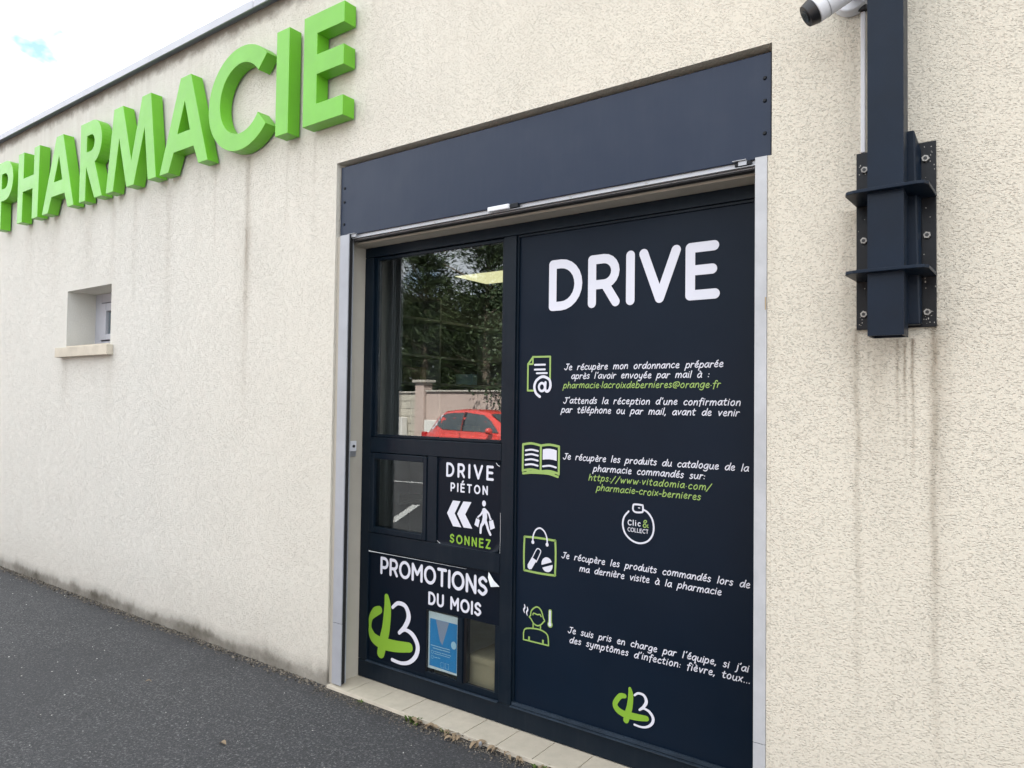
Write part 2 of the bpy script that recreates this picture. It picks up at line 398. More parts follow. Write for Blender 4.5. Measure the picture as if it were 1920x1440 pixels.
# jamb mortar beside the rails, soffit, inner reveals
for b_ in ((HX0+.001, -2.966, .014, .05, 0.001, 2.386), (HX0+.001, -2.955, .0505, .299, .001, 2.386), (-.775, HX1-.001, .0505, .299, .001, 2.386),
                 (-2.954, -.776, .075, .298, 2.347, 2.386)): box('reveal', *b_, M['reveal'], bld)
# room behind the shop front
for b_ in ((-4.02, -3.98, .302, 3.98, 0.0, 2.5), (-4.018, .6, 4.0, 4.04, 0, 2.5), (.602, .64, .303, 4.04, 0, 2.5)): box('inner_wall', *b_, M['plaster'], bld)
box('ceiling', -4.05, .66, .304, 4.05, 2.503, 2.54, M['plaster'], bld)
box('room_floor', -4.05, .66, .302, 4.05, -.012, .0, M['tile'], bld)
box('door_post', -3.4, -3.18, .45, .7, .002, 2.5, M['plaster'], bld)

# small window on the left
win = thing('small_window', 'small white framed window deep in the cream wall left of the shutter', 'window', (-5.86, .22, 1.9))
fy = .215
def ring(name, x0, x1, z0, z1, w, y0, y1, mat, bev=.004):
    boxes(name, [(x0, x0+w, y0, y1, z0, z1), (x1-w, x1, y0, y1, z0, z1), (x0+w+.0005, x1-w-.0005, y0, y1, z1-w*.7, z1), (x0+w+.0005, x1-w-.0005, y0, y1, z0, z0+w*.5)], mat, win, bev)
ring('frame', WX0+.001, WX1-.001, WZ0+.001, WZ1-.001, .105, fy, fy+.05, M['pvc_shaded'])
ring('sash', WX0+.112, WX1-.112, WZ0+.062, WZ1-.082, .095, fy-.014, fy+.04, M['pvc_shaded'], .006)
ring('glazing_gasket', WX0+.1065, WX1-.1065, WZ0+.055, WZ1-.075, .005, fy+.01, fy+.03, M['dark'], 0)
box('pane', WX0+.208, WX1-.208, fy+.01, fy+.016, WZ0+.11, WZ1-.15, M['glass_small'], win)
box('drip_bar', WX0+.06, WX1-.002, fy-.035, fy-.014, WZ0+.018, WZ0+.026, M['alu'], win)
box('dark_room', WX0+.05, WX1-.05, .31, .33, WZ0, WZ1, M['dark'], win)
sl = prism('sill', [(-6.315, 1.82), (-5.448, 1.82), (-5.448, 1.896), (-6.315, 1.896)], [], -.05, .0, M['stone'], win, bevel=.004)
box('sill_top', WX0+.002, WX1-.002, -.001, .212, WZ0-.012, WZ0+.003, M['stone'], win)

# ------------------------------------------------------------------ PHARMACIE sign
sign = thing('pharmacie_sign', 'large green block letters spelling PHARMACIE fixed high on the cream wall', 'sign', (-5.2, 0, 3.0))
def arc(cx, cz, rx, rz, a0, a1, n=14): return [(cx+rx*math.cos(R(a0+(a1-a0)*i/n)), cz+rz*math.sin(R(a0+(a1-a0)*i/n))) for i in range(n+1)]
B0, T0 = 2.992, 3.592
lets = []
lets.append(('P', [(-7.497, B0), (-7.395, B0), (-7.395, 3.240)] + arc(-7.315, 3.416, .172, .176, -90, 90, 18) + [(-7.497, T0)],
             [[(-7.395, 3.350)] + arc(-7.325, 3.416, .068, .068, -90, 90, 10) + [(-7.395, 3.484)]]))
lets.append(('H', [(-7.038, B0), (-6.933, B0), (-6.933, 3.250), (-6.728, 3.250), (-6.728, B0), (-6.622, B0), (-6.598, T0)][:0] +
             [(-7.036, B0), (-6.932, B0), (-6.928, 3.250), (-6.730, 3.250), (-6.730, B0), (-6.618, B0), (-6.604, T0), (-6.711, T0), (-6.711, 3.365), (-6.920, 3.365), (-6.920, T0), (-7.033, T0)], []))
def letA(c): # c = left foot
    return [(c, B0), (c+.113, B0), (c+.174, 3.114), (c+.409, 3.114), (c+.468, B0), (c+.573, B0), (c+.359, T0), (c+.238, T0)], [[(c+.214, 3.229), (c+.362, 3.229), (c+.293, 3.430)]]
lets.append(('A',)+letA(-6.529))
lets.append(('R', [(-5.863, B0), (-5.762, B0), (-5.760, 3.250), (-5.613, B0), (-5.495, B0)] + arc(-5.668, 3.425, .151, .167, -72, 90, 16) + [(-5.863, T0)],
             [[(-5.756, 3.362)] + arc(-5.690, 3.424, .058, .062, -90, 90, 10) + [(-5.756, 3.486)]]))
lets.append(('M', [(-5.432, B0), (-5.326, B0), (-5.252, 3.362), (-5.132, B0), (-5.028, B0), (-4.896, 3.366), (-4.837, B0), (-4.729, B0), (-4.822, T0), (-4.940, T0), (-5.070, 3.172), (-5.208, T0), (-5.338, T0)], []))
lets.append(('A',)+letA(-4.684))
lets.append(('C', arc(-3.775, 3.299, .336, .313, 41, 319, 44) + arc(-3.775, 3.299, .213, .211, 325, 36, 34), []))
lets.append(('I', [(-3.430, B0), (-3.317, B0), (-3.317, T0), (-3.430, T0)], []))
lets.append(('E', [(-3.189, B0), (-2.862, B0), (-2.862, 3.099), (-3.077, 3.099), (-3.077, 3.260), (-2.862, 3.260), (-2.862, 3.368), (-3.077, 3.368), (-3.077, 3.484), (-2.862, 3.484), (-2.862, T0+.004), (-3.189, T0+.004)], []))
for i, (ch, o_, h_) in enumerate(lets):
    lt = prism('letter', o_, h_, -.092, -.012, M['green'], sign, bevel=.0022)
    extra = {2: 'first', 5: 'second'}.get(i, '')
    lab(lt, ('%s green letter %s of the sign' % (extra, ch)).strip())
    xs = [p[0] for p in o_]; cxm = (min(xs)+max(xs))/2
for x, z in ((-7.44, 3.1), (-7.44, 3.5), (-6.98, 3.1), (-6.98, 3.5), (-6.66, 3.1), (-6.24, 3.55), (-6.46, 3.04), (-6.04, 3.04), (-5.81, 3.1), (-5.81, 3.5), (-5.37, 3.1), (-5.27, 3.55), (-4.79, 3.1), (-4.62, 3.04), (-4.2, 3.04), (-4.39, 3.56), (-4.05, 3.3), (-3.78, 3.02), (-3.78, 3.58), (-3.37, 3.1), (-3.37, 3.5), (-3.13, 3.1), (-3.13, 3.5)):
    box('fixing_spacer', x-.012, x+.012, -.0125, -.001, z-.012, z+.012, M['dark'], sign)

# ------------------------------------------------------------------ roller shutter
sh = thing('roller_shutter', 'navy roller shutter box over the shop front with aluminium side rails, rolled up', 'shutter', (-1.85, .02, 0))
bm = bmesh.new()
add_box(bm, -2.992, -.716, .020, .028, 2.3875, 2.765); add_box(bm, -2.992, -.716, .0285, .05, 2.3875, 2.393)
bm_obj('shutter_box', bm, M['navy'], sh, bevel=.002)
box('box_back', -3.0, -.712, .051, .29, 2.394, 2.78, M['dark'], sh)
for x in (-2.962, -.738):
    for z in (2.648, 2.573, 2.452) if x < -2 else (2.675, 2.593, 2.475):
        cyl('screw', (x, .0195, z), (x, .0145, z), .0075, M['steel_plate'], sh, r1=.005, n=10)
# bottom bar of the curtain
bm = bmesh.new()
add_box(bm, -2.894, -.768, .030, .034, 2.366, 2.410); add_box(bm, -2.894, -.768, .018, .030, 2.366, 2.3695); add_box(bm, -2.894, -.768, .0345, .062, 2.360, 2.3655)
bm_obj('bottom_bar', bm, M['alu'], sh, bevel=.0008)
box('bar_seal', -2.894, -.768, .030, .062, 2.3535, 2.3595, M['dark'], sh)
for x in (-2.55, -2.32, -1.55, -1.2): cyl('rivet', (x, .031, 2.374), (x, .026, 2.374), .005, M['bolt'], sh, n=10)
lk = box('lock_cover', -1.975, -1.855, .004, .024, 2.3705, 2.3925, M['pvc'], sh, .004)
box('lock_latch', -1.853, -1.81, .012, .029, 2.371, 2.392, M['steel_plate'], sh, .002)
for x0, x1 in ((-2.915, -2.86), (-.85, -.80)): boxes('end_stop', [(x0, x1, .005, .03, 2.389, 2.391), (x0+.02, x1, .012, .03, 2.372, 2.3885)], M['alu'], sh)
box('end_catch', -.845, -.785, .015, .029, 2.3705, 2.387, M['steel_plate'], sh, .003)
box('reveal', -.7225, HX1-.0005, .0012, .0500, .001, 2.386, M['render'], bld)
for side, x0, x1 in (('l', -2.965, -2.896), ('r', -.765, -.7235)):
    for z0, z1 in ((.012, .330), (.3325, 2.386)):
        bm = bmesh.new()
        add_box(bm, x0, x1, -.002, .004, z0, z1)
        if side == 'l':
            add_box(bm, x0, x1-.016, .042, .048, z0, z1); add_box(bm, x0, x0+.006, .0045, .0415, z0, z1)
        else:
            add_box(bm, x0+.016, x1, .042, .048, z0, z1); add_box(bm, x1-.006, x1, .0045, .0415, z0, z1)
        bm_obj('guide_rail', bm, M['alu_rail'] if side == 'l' else M['alu_pale'], sh)
    box('slot_brush', *( (x0+.0065, x1-.012) if side == 'l' else (x0+.012, x1-.0065) ), .012, .035, .012, 2.386, M['dark'], sh)
box('rust_chip', -.7295, -.7245, -.0027, -.0021, 1.84, 1.885, M['card'], sh)

# ------------------------------------------------------------------ stroke lettering
def cr(pts, n=6):
    if len(pts) < 3: return list(pts)
    closed = pts[0] == pts[-1]
    out = []
    P = list(pts)
    for i in range(len(P)-1):
        p1, p2 = P[i], P[i+1]
        p0 = P[i-1] if i > 0 else (P[-2] if closed else p1)
        p3 = P[i+2] if i+2 < len(P) else (P[1] if closed else p2)
        for k in range(n):
            t = k/n
            out.append(tuple(.5*((2*p1[j])+(-p0[j]+p2[j])*t+(2*p0[j]-5*p1[j]+4*p2[j]-p3[j])*t*t+(-p0[j]+3*p1[j]-3*p2[j]+p3[j])*t**3) for j in range(len(p1))))
    out.append(tuple(P[-1])); return out
class Print:
    """flat vinyl strokes lying on a plane facing -y"""
    def __init__(s, y): s.y = y; s.v = []; s.f = []; s.k = 0
    def poly(s, pts):
        b = len(s.v); y = s.y-.0002*(s.k % 12); s.k += 1
        s.v += [(x, y, z) for x, z in pts]
        for t in tessellate_polygon([[Vector((x, z, 0)) for x, z in pts]]):
            a, c, d = [Vector((pts[i][0], pts[i][1])) for i in t]
            area = (c.x-a.x)*(d.y-a.y)-(c.y-a.y)*(d.x-a.x)
            s.f.append(tuple(b+i for i in (t if area > 0 else t[::-1])))
    def stroke(s, pts, w, n=6, smooth=True, cap=6):
        """pts (x,z) or (x,z,w)"""
        P = cr(pts, n) if smooth else list(pts)
        q = [P[0]]
        for p in P[1:]:
            if (p[0]-q[-1][0])**2+(p[1]-q[-1][1])**2 > 1e-10: q.append(p)
        if len(q) == 1:
            s.poly([(q[0][0]+w/2*math.cos(a*math.pi/5), q[0][1]+w/2*math.sin(a*math.pi/5)) for a in range(10)]); return
        y = s.y-.0002*(s.k % 12); s.k += 1
        b = len(s.v); Lf, Rt = [], []
        closed = len(q) > 4 and math.hypot(q[0][0]-q[-1][0], q[0][1]-q[-1][1]) < 1e-5
        if closed: cap = 0
        for i, p in enumerate(q):
            a = q[max(0, i-1)]; c = q[min(len(q)-1, i+1)]
            if closed and i in (0, len(q)-1): a, c = q[-2], q[1]
            dx, dz = c[0]-a[0], c[1]-a[1]; l = math.hypot(dx, dz) or 1
            ww = (p[2] if len(p) > 2 else w)/2
            Lf.append((p[0]-dz/l*ww, p[1]+dx/l*ww)); Rt.append((p[0]+dz/l*ww, p[1]-dx/l*ww))
        n_ = len(q)
        s.v += [(x, y, z) for x, z in Lf+Rt]
        for i in range(n_-1): s.f.append((b+i, b+n_+i, b+n_+i+1, b+i+1))
        if cap:
            for end in (0, 1):
                p = q[0] if end == 0 else q[-1]; a = q[1] if end == 0 else q[-2]
                ang = math.atan2(p[1]-a[1], p[0]-a[0]); ww = (p[2] if len(p) > 2 else w)/2
                c0 = len(s.v)
                s.v += [(p[0]+ww*math.cos(ang+math.pi*(k/cap-.5)), y, p[1]+ww*math.sin(ang+math.pi*(k/cap-.5))) for k in range(cap+1)]
                s.f.append(tuple(range(c0, c0+cap+1)))
    def build(s, name, mat, parent):
        o = mesh_obj(name, s.v, s.f, mat, parent)
        if name in ('text_line', 'small_print'): o['kind'] = 'stuff'
        return o

def ell(cx, cz, rx, rz, a0=0, a1=360, n=18): return arc(cx, cz, rx, rz, a0, a1, n)
# rounded capitals: centreline height 1 ; (width, strokes, each stroke (smooth?, pts))
CAP = {
 'D': (.68, [(0, [(0, 0), (0, 1)]), (0, [(0, 1), (.22, 1)] + ell(.22, .5, .46, .5, 90, -90, 12) + [(0, 0)])]),
 'R': (.60, [(0, [(0, 0), (0, 1)]), (0, [(0, 1), (.30, 1)] + ell(.30, .71, .29, .29, 90, -90, 10) + [(0, .42)]), (0, [(.33, .42), (.60, 0)])]),
 'P': (.58, [(0, [(0, 0), (0, 1)]), (0, [(0, 1), (.29, 1)] + ell(.29, .69, .29, .31, 90, -90, 10) + [(0, .38)])]),
 'I': (.0, [(0, [(0, 0), (0, 1)])]),
 'V': (.76, [(0, [(0, 1), (.38, 0)]), (0, [(.38, 0), (.76, 1)])]),
 'E': (.54, [(0, [(0, 0), (0, 1)]), (0, [(0, 1), (.53, 1)]), (0, [(0, .52), (.49, .52)]), (0, [(0, 0), (.55, 0)])]),
 'É': (.54, [(0, [(0, 0), (0, 1)]), (0, [(0, 1), (.53, 1)]), (0, [(0, .52), (.49, .52)]), (0, [(0, 0), (.55, 0)]), (0, [(.22, 1.28), (.38, 1.42)])]),
 'T': (.62, [(0, [(0, 1), (.62, 1)]), (0, [(.31, 1), (.31, 0)])]),
 'O': (.86, [(0, ell(.43, .5, .43, .5, 0, 360, 22))]),
 'N': (.66, [(0, [(0, 0), (0, 1)]), (0, [(0, 1), (.66, 0)]), (0, [(.66, 0), (.66, 1)])]),
 'S': (.56, [(1, [(.54, .84), (.30, 1.0), (.04, .80), (.14, .56), (.42, .45), (.56, .24), (.30, 0.0), (.0, .15)])]),
 'M': (.80, [(0, [(0, 0), (0, 1)]), (0, [(0, 1), (.40, .38)]), (0, [(.40, .38), (.80, 1)]), (0, [(.80, 1), (.80, 0)])]),
 'U': (.64, [(0, [(0, 1), (0, .32)] + ell(.32, .32, .32, .32, 180, 360, 10) + [(.64, 1)])]),
 'Z': (.58, [(0, [(0, 1), (.58, 1)]), (0, [(.58, 1), (0, 0)]), (0, [(0, 0), (.60, 0)])]),
 'C': (.62, [(0, ell(.42, .5, .42, .5, 50, 310, 16))]),
 'L': (.46, [(0, [(0, 1), (0, 0)]), (0, [(0, 0), (.46, 0)])]),
 'l': (.0, [(0, [(0, 1.05), (0, 0)])]), 'i': (.0, [(0, [(0, .7), (0, 0)]), (0, [(0, 1.0), (.0, .98)])]),
 'c': (.40, [(0, ell(.30, .35, .29, .35, 50, 310, 12))]),
 ' ': (.25, []),
}
def caps_text(txt, x0, x1, z0, z1, w, y, mat, parent, per_letter=True, name='letter', labfmt=None):
    H = z1-z0-w; tot = sum(CAP[c][0] for c in txt)*H; gap = (x1-x0-w-tot)/(len(txt)-1)
    x = x0+w/2; pr = Print(y); objs = []
    for c in txt:
        wd, ss = CAP[c]
        if per_letter: pr = Print(y)
        for sm, pts in ss: pr.stroke([(x+a*H, z0+w/2+b*H) for a, b in pts], w, smooth=bool(sm))
        if per_letter and ss:
            o = pr.build(name, mat, parent)
            if labfmt: lab(o, labfmt % c)
        x += wd*H+gap
    if not per_letter: return pr.build(name, mat, parent)

_bowl = [(.74, .82), (.5, 1.0), (.16, .74), (.06, .3), (.3, .0), (.58, .22), (.74, .85)]
HW = {
 'a': (.80, [_bowl, [(.76, .96), (.72, .3), (.86, .02)]]), 'b': (.76, [[(.12, 1.75), (.06, .0)], [(.08, .45), (.4, .95), (.72, .7), (.64, .15), (.3, .0), (.06, .12)]]),
 'c': (.68, [[(.66, .82), (.42, 1.0), (.1, .65), (.1, .22), (.36, .0), (.66, .14)]]), 'd': (.82, [_bowl, [(.88, 1.75), (.76, .4), (.84, .02)]]),
 'e': (.72, [[(.1, .46), (.5, .54), (.64, .78), (.42, 1.0), (.12, .66), (.12, .22), (.38, .0), (.70, .16)]]),
 'f': (.55, [[(.72, 1.55), (.52, 1.75), (.34, 1.4), (.22, -.35)], [(.02, .92), (.58, .98)]]),
 'g': (.80, [_bowl, [(.78, .96), (.68, -.35), (.36, -.72), (.04, -.5)]]), 'h': (.78, [[(.14, 1.75), (.06, .0)], [(.08, .45), (.42, .96), (.68, .8), (.68, .0)]]),
 'i': (.22, [[(.12, .96), (.1, .02)], [(.18, 1.42), (.18, 1.40)]]), 'j': (.34, [[(.3, .96), (.24, -.35), (.0, -.72)], [(.36, 1.42), (.36, 1.40)]]),
 'l': (.24, [[(.16, 1.75), (.08, .02)]]), 'm': (1.22, [[(.12, .96), (.06, .0)], [(.08, .5), (.36, .96), (.58, .8), (.58, .0)], [(.6, .5), (.86, .96), (1.1, .8), (1.12, .0)]]),
 'n': (.76, [[(.12, .96), (.06, .0)], [(.08, .5), (.42, .96), (.66, .8), (.68, .0)]]), 'o': (.78, [[(.4, 1.0), (.08, .6), (.16, .1), (.46, .0), (.72, .4), (.62, .9), (.4, 1.0)]]),
 'p': (.76, [[(.14, .96), (-.02, -.75)], [(.1, .6), (.42, .98), (.72, .7), (.62, .15), (.32, .0), (.06, .2)]]), 'q': (.80, [_bowl, [(.78, .96), (.68, -.75)], [(.68, -.75), (.86, -.6)]]),
 'r': (.58, [[(.12, .96), (.06, .0)], [(.08, .5), (.32, .92), (.58, .88)]]), 's': (.58, [[(.54, .86), (.3, 1.0), (.1, .76), (.34, .52), (.52, .26), (.28, .0), (.02, .14)]]),
 't': (.58, [[(.3, 1.5), (.2, .3), (.36, .0), (.54, .08)], [(.0, .95), (.58, 1.0)]]), 'u': (.78, [[(.1, .96), (.06, .3), (.3, .0), (.6, .3), (.7, .96)], [(.7, .96), (.66, .25), (.8, .02)]]),
 'v': (.70, [[(.06, .96), (.3, .02)], [(.3, .02), (.68, .96)]]), 'w': (1.06, [[(.06, .96), (.26, .02)], [(.26, .02), (.54, .8)], [(.54, .8), (.74, .02)], [(.74, .02), (1.04, .96)]]),
 'x': (.68, [[(.06, .96), (.62, .02)], [(.66, .96), (.02, .02)]]), 'y': (.76, [[(.1, .96), (.1, .3), (.36, .06), (.62, .35)], [(.74, .96), (.6, -.3), (.3, -.72), (.02, -.6)]]),
 'J': (.74, [[(.2, 1.6), (.86, 1.62)], [(.58, 1.6), (.5, .4), (.24, .0), (-.1, .3)]]),
 ',': (.24, [[(.14, .1), (.02, -.3)]]), '.': (.2, [[(.1, .04), (.1, .02)]]), ':': (.2, [[(.1, .12), (.1, .1)], [(.14, .72), (.14, .7)]]), "'": (.22, [[(.2, 1.75), (.12, 1.35)]]),
 '-': (.5, [[(.02, .5), (.48, .52)]]), '/': (.62, [[(.66, 1.6), (-.1, -.4)]]), '·': (.22, [[(.1, .46), (.1, .44)]]),
 '@': (1.3, [[(.86, .82), (.66, .92), (.4, .6), (.5, .3), (.8, .5), (.9, .9), (.86, .4), (1.1, .35), (1.28, .8), (1.1, 1.3), (.66, 1.4), (.2, 1.1), (.08, .5), (.3, .0), (.8, -.12)]]),
 ' ': (.62, []),
}
def acc(base, st): w, s = HW[base]; return (w, s+[st])
HW['é'] = acc('e', [(.32, 1.3), (.58, 1.65)]); HW['è'] = acc('e', [(.52, 1.3), (.28, 1.62)]); HW['à'] = acc('a', [(.56, 1.3), (.32, 1.62)]); HW['ô'] = (.78, HW['o'][1]+[[(.2, 1.3), (.42, 1.58)], [(.42, 1.58), (.64, 1.3)]])
def hand_text(txt, x0, x1, z0, xh, y, mat, parent, w=.0040, z1=None):
    ws = sum(HW[c][0] for c in txt if c != ' '); nsp = txt.count(' '); n = len(txt)-1
    gap = .24; KX = 1.24; ws *= KX
    total = (x1-x0)/xh
    sp = (total-ws-gap*n)/nsp if nsp else 0
    if nsp == 0 or sp < .25: gap = (total-ws-(.4*nsp))/n; sp = .4
    if sp > 1.15: gap += (sp-1.0)*nsp/n; sp = (total-ws-gap*n)/nsp
    x = 0; pr = Print(y); z1 = z0 if z1 is None else z1
    rnd = random.Random(len(txt)*7+int(z0*1000))
    for c in txt:
        wd, ss = HW[c]
        jz = rnd.uniform(-.05, .05)
        zb = z0+(z1-z0)*(x/total)
        for pts in ss:
            P = [(x0+(x+a*KX+.17*b)*xh, zb+((b*.78 if b < 0 else b if b < 1.05 else 1.05+(b-1.05)*.72)+jz)*xh) for a, b in pts]
            pr.stroke(P, w, n=4, cap=5)
        x += (sp if c == ' ' else wd*KX)+gap
    return pr.build('text_line', mat, parent)

# ------------------------------------------------------------------ shop front
sf = thing('shopfront', 'navy metal shop front with a window, small hatch and dark infill panels under the shutter', 'shop front', (-1.85, .17, 0))
Y0, Y1 = .170, .225
def fr(name, x0, x1, z0, z1, y0=Y0, y1=Y1, mat='navy_frame', bev=.002): return box(name, x0, x1, y0, y1, z0, z1, M[mat], sf, bev)
fr('frame_member', -2.953, -.777, .006, .098)
fr('frame_member', -2.953, -.777, 2.293, 2.346)
fr('frame_member', -2.953, -2.888, .1, 2.291)
fr('frame_member', -1.998, -1.927, .1, 2.291)
fr('frame_member', -2.886, -2.0, 1.226, 1.306)
fr('frame_member', -2.886, -2.0, .698, .790)
fr('frame_member', -2.466, -2.402, .792, 1.224)
fr('glazing_bead', -2.886, -2.868, 1.308, 2.291, .188, .22); fr('glazing_bead', -2.018, -2.0, 1.308, 2.291, .188, .22)
fr('glazing_bead', -2.866, -2.02, 2.275, 2.291, .188, .22); fr('glazing_bead', -2.866, -2.02, 1.308, 1.322, .188, .22)
box('window_pane', -2.867, -2.019, .196, .204, 1.323, 2.274, M['glass'], sf)
# hatch
hs = boxes('hatch_frame', [(-2.884, -2.850, .163, .21, .794, 1.222), (-2.492, -2.468, .163, .21, .794, 1.222), (-2.8495, -2.4925, .163, .21, 1.190, 1.222), (-2.8495, -2.4925, .163, .21, .794, .824)], M['navy_frame'], sf, .003)
box('hatch_pane', -2.849, -2.493, .180, .186, .825, 1.189, M['glass_small'], sf)
# infill for the pedestrian sticker
fr('infill_panel', -2.401, -2.0, .792, 1.224, .180, .2)
# promo panel with its two little windows
bm = bmesh.new()
add_box(bm, -2.886, -2.470, .182, .2, .101, .696); add_box(bm, -2.469, -2.0, .182, .2, .447, .696)
add_box(bm, -2.469, -2.0, .182, .2, .101, .132); add_box(bm, -2.253, -2.222, .172, .2, .1325, .4465); add_box(bm, -2.030, -2.0, .182, .2, .1325, .4465)
bm_obj('infill_panel', bm, M['navy_frame'], sf)
for b_ in ((-2.4689, -2.4655), (-2.2625, -2.2535), (-2.2215, -2.2065)): box('vitrine_frame', b_[0], b_[1], .184, .215, .133, .446, M['black'], sf)
box('vitrine_pane', -2.465, -2.263, .1885, .1905, .133, .446, M['glass_small'], sf)
box('vitrine_pane', -2.206, -2.031, .1885, .1905, .133, .446, M['glass_small'], sf)
boxes('drip_ledge', [(-2.886, -2.0, .158, .172, .099, .104), (-1.926, -.778, .160, .172, .099, .103), (-1.926, -.778, .176, .186, .1035, .118)], M['ledge'], sf)
# dark cavity behind the lower panels
boxes('back_board', [(-2.95, -2.47, .24, .25, .02, .69), (-2.0, -.78, .24, .25, .02, 2.34)], M['dark'], sf)

# poster and cardboard box behind the little windows
po = thing('poster', 'blue and white information poster behind the left little window of the lower panel', 'poster', (-2.36, .214, .13))
px0, px1, pz0, pz1 = -2.463, -2.2705, .150, .436
box('sheet', px0, px1, .1945, .196, pz0, pz1, M['paper'], po)
pr = Print(.1940); pr.poly([(px0+.010, pz0+.014), (px1-.003, pz0+.010), (px1-.003, pz1-.035), (px0+.010, pz1-.035)]); pr.build('blue_field', M['blue'], po)
pr = Print(.1935); pr.poly([(px0+.05, pz1-.036), (px1-.055, pz1-.036), (px0+.095, pz0+.13), (px0+.078, pz0+.15)]); pr.build('salmon_shape', M['salmon'], po)
pr = Print(.1928)
for (a, b, z, w) in ((.02, .155, .118, .005), (.035, .15, .106, .005), (.045, .16, .090, .004), (.045, .15, .080, .004), (.045, .09, .062, .004)):
    n = int((b-a)/.008)
    for i in range(n): pr.stroke([(px0+a+i*.008, pz0+z), (px0+a+i*.008+.005, pz0+z)], w*.8)
for z in (.085, .060): pr.stroke(ell(px0+.03, pz0+z, .008, .008, 0, 360, 10), .002, smooth=False)
for x in (.088, .118): pr.stroke([(px0+x, pz0+.020), (px0+x+.022, pz0+.020), (px0+x+.022, pz0+.045), (px0+x, pz0+.045), (px0+x, pz0+.020)], .002, smooth=False)
pr.poly(ell(px1-.022, pz0+.145, .017, .020, 0, 340, 12)); pr.build('small_print', M['paleblue'], po)
cb = thing('cardboard_box', 'plain cardboard box standing behind the right little window of the lower panel', 'box', (-2.1, .25, .0))
box('carton', -2.235, -1.96, .245, .46, .002, .250, M['card'], cb, .002)
boxes('flap', [(-2.235, -1.96, .245, .35, .2505, .253), (-2.235, -1.96, .238, .2445, .222, .251)], M['card'], cb)

# pedestrian drive sticker (curled vinyl)
def sheet(name, x0, x1, z0, z1, yf, nx, nz, mat, parent, fn):
    vs = []; fs = []
    for j in range(nz+1):
        for i in range(nx+1):
            u, v = i/nx, j/nz; dx, dy, dz = fn(u, v)
            vs.append((x0+(x1-x0)*u+dx, yf+dy, z0+(z1-z0)*v+dz))
    for j in range(nz):
        for i in range(nx):
            a = j*(nx+1)+i; fs.append((a, a+1, a+nx+2, a+nx+1))
    return mesh_obj(name, vs, fs, mat, parent, smooth=True)
st1 = thing('pedestrian_sticker', 'dark vinyl sticker with DRIVE PIETON, arrows and a walking figure, bottom edge curling', 'sticker', (-2.2, .178, .79))
def curl1(u, v):
    lo = .6*max(0, (.040-v)/.040)**1.6; br = .6*max(0, (u+(1-v)-1.83)/.17)**1.5; tr = max(0, (u+v-1.90)/.10)**1.5; tl = max(0, ((1-u)+v-1.93)/.07)**1.5
    return (-.012*br, -.018*lo*(.55+.45*math.sin(u*5+.6))-.026*br-.012*tr-.01*tl, .022*lo*u*.6+.012*br)
sheet('vinyl_sheet', -2.397, -2.003, .781, 1.221, .1785, 40, 40, M['vinyl_black'], st1, curl1)
yS = .1772
caps_text('DRIVE', -2.346, -2.047, 1.128, 1.200, .0125, yS, M['white'], st1, labfmt='white letter %s in the upper word')
caps_text('PIÉTON', -2.316, -2.081, 1.057, 1.102, .0085, yS, M['white'], st1, labfmt='smaller white letter %s in the second word')
caps_text('SONNEZ', -2.316, -2.060, .802, .848, .0085, yS, M['lime'], st1, labfmt='green letter %s at the bottom')
for pts in ([(-2.336, .947), (-2.299, 1.013), (-2.251, 1.013), (-2.287, .950), (-2.243, .886), (-2.296, .886)], [(-2.270, .950), (-2.232, 1.014), (-2.181, 1.015), (-2.219, .952), (-2.173, .887), (-2.228, .887)]):
    pr = Print(yS); pr.poly(pts); pr.build('arrow', M['white'], st1)
pr = Print(yS)
pr.poly(ell(-2.1035, 1.016, .0115, .0145, 0, 345, 16))
pr.stroke([(-2.101, .982, .026), (-2.097, .955, .027), (-2.098, .938, .024)], .025)
pr.stroke([(-2.100, .945, .021), (-2.108, .922, .018), (-2.119, .905, .014), (-2.122, .874, .0125)], .014)
pr.stroke([(-2.094, .935, .018), (-2.084, .915, .015), (-2.075, .893, .013), (-2.062, .872, .0125)], .013)
pr.stroke([(-2.106, .984, .010), (-2.121, .962, .009), (-2.137, .949, .008)], .009)
pr.stroke([(-2.094, .986, .011), (-2.074, .970, .010), (-2.063, .945, .009)], .009)
pr.poly([(-2.149, .941), (-2.127, .934), (-2.136, .898), (-2.160, .908)]); pr.stroke([(-2.144, .941), (-2.139, .950), (-2.132, .938)], .0022)
pr.poly([(-2.071, .934), (-2.047, .943), (-2.035, .906), (-2.062, .894)]); pr.stroke([(-2.066, .937), (-2.060, .950), (-2.053, .942)], .0022)
pr.build('walking_figure', M['white'], st1)

pr = Print(.1762); pr.stroke([(-2.397, .802), (-2.372, .790), (-2.30, .784), (-2.15, .782), (-2.03, .779), (-2.006, .781)], .0022); pr.build('edge_highlight', M['paper'], st1)  # pale strokes painted in for highlights on the curled vinyl edges
pr = Print(.1762); pr.stroke([(-2.005, .783), (-2.003, .86), (-2.004, .98)], .0014); pr.build('edge_highlight', M['paper'], st1)
pr = Print(.1762); pr.stroke([(-2.032, 1.214), (-2.022, 1.204), (-2.010, 1.200)], .0032); pr.build('edge_highlight', M['paper'], st1)
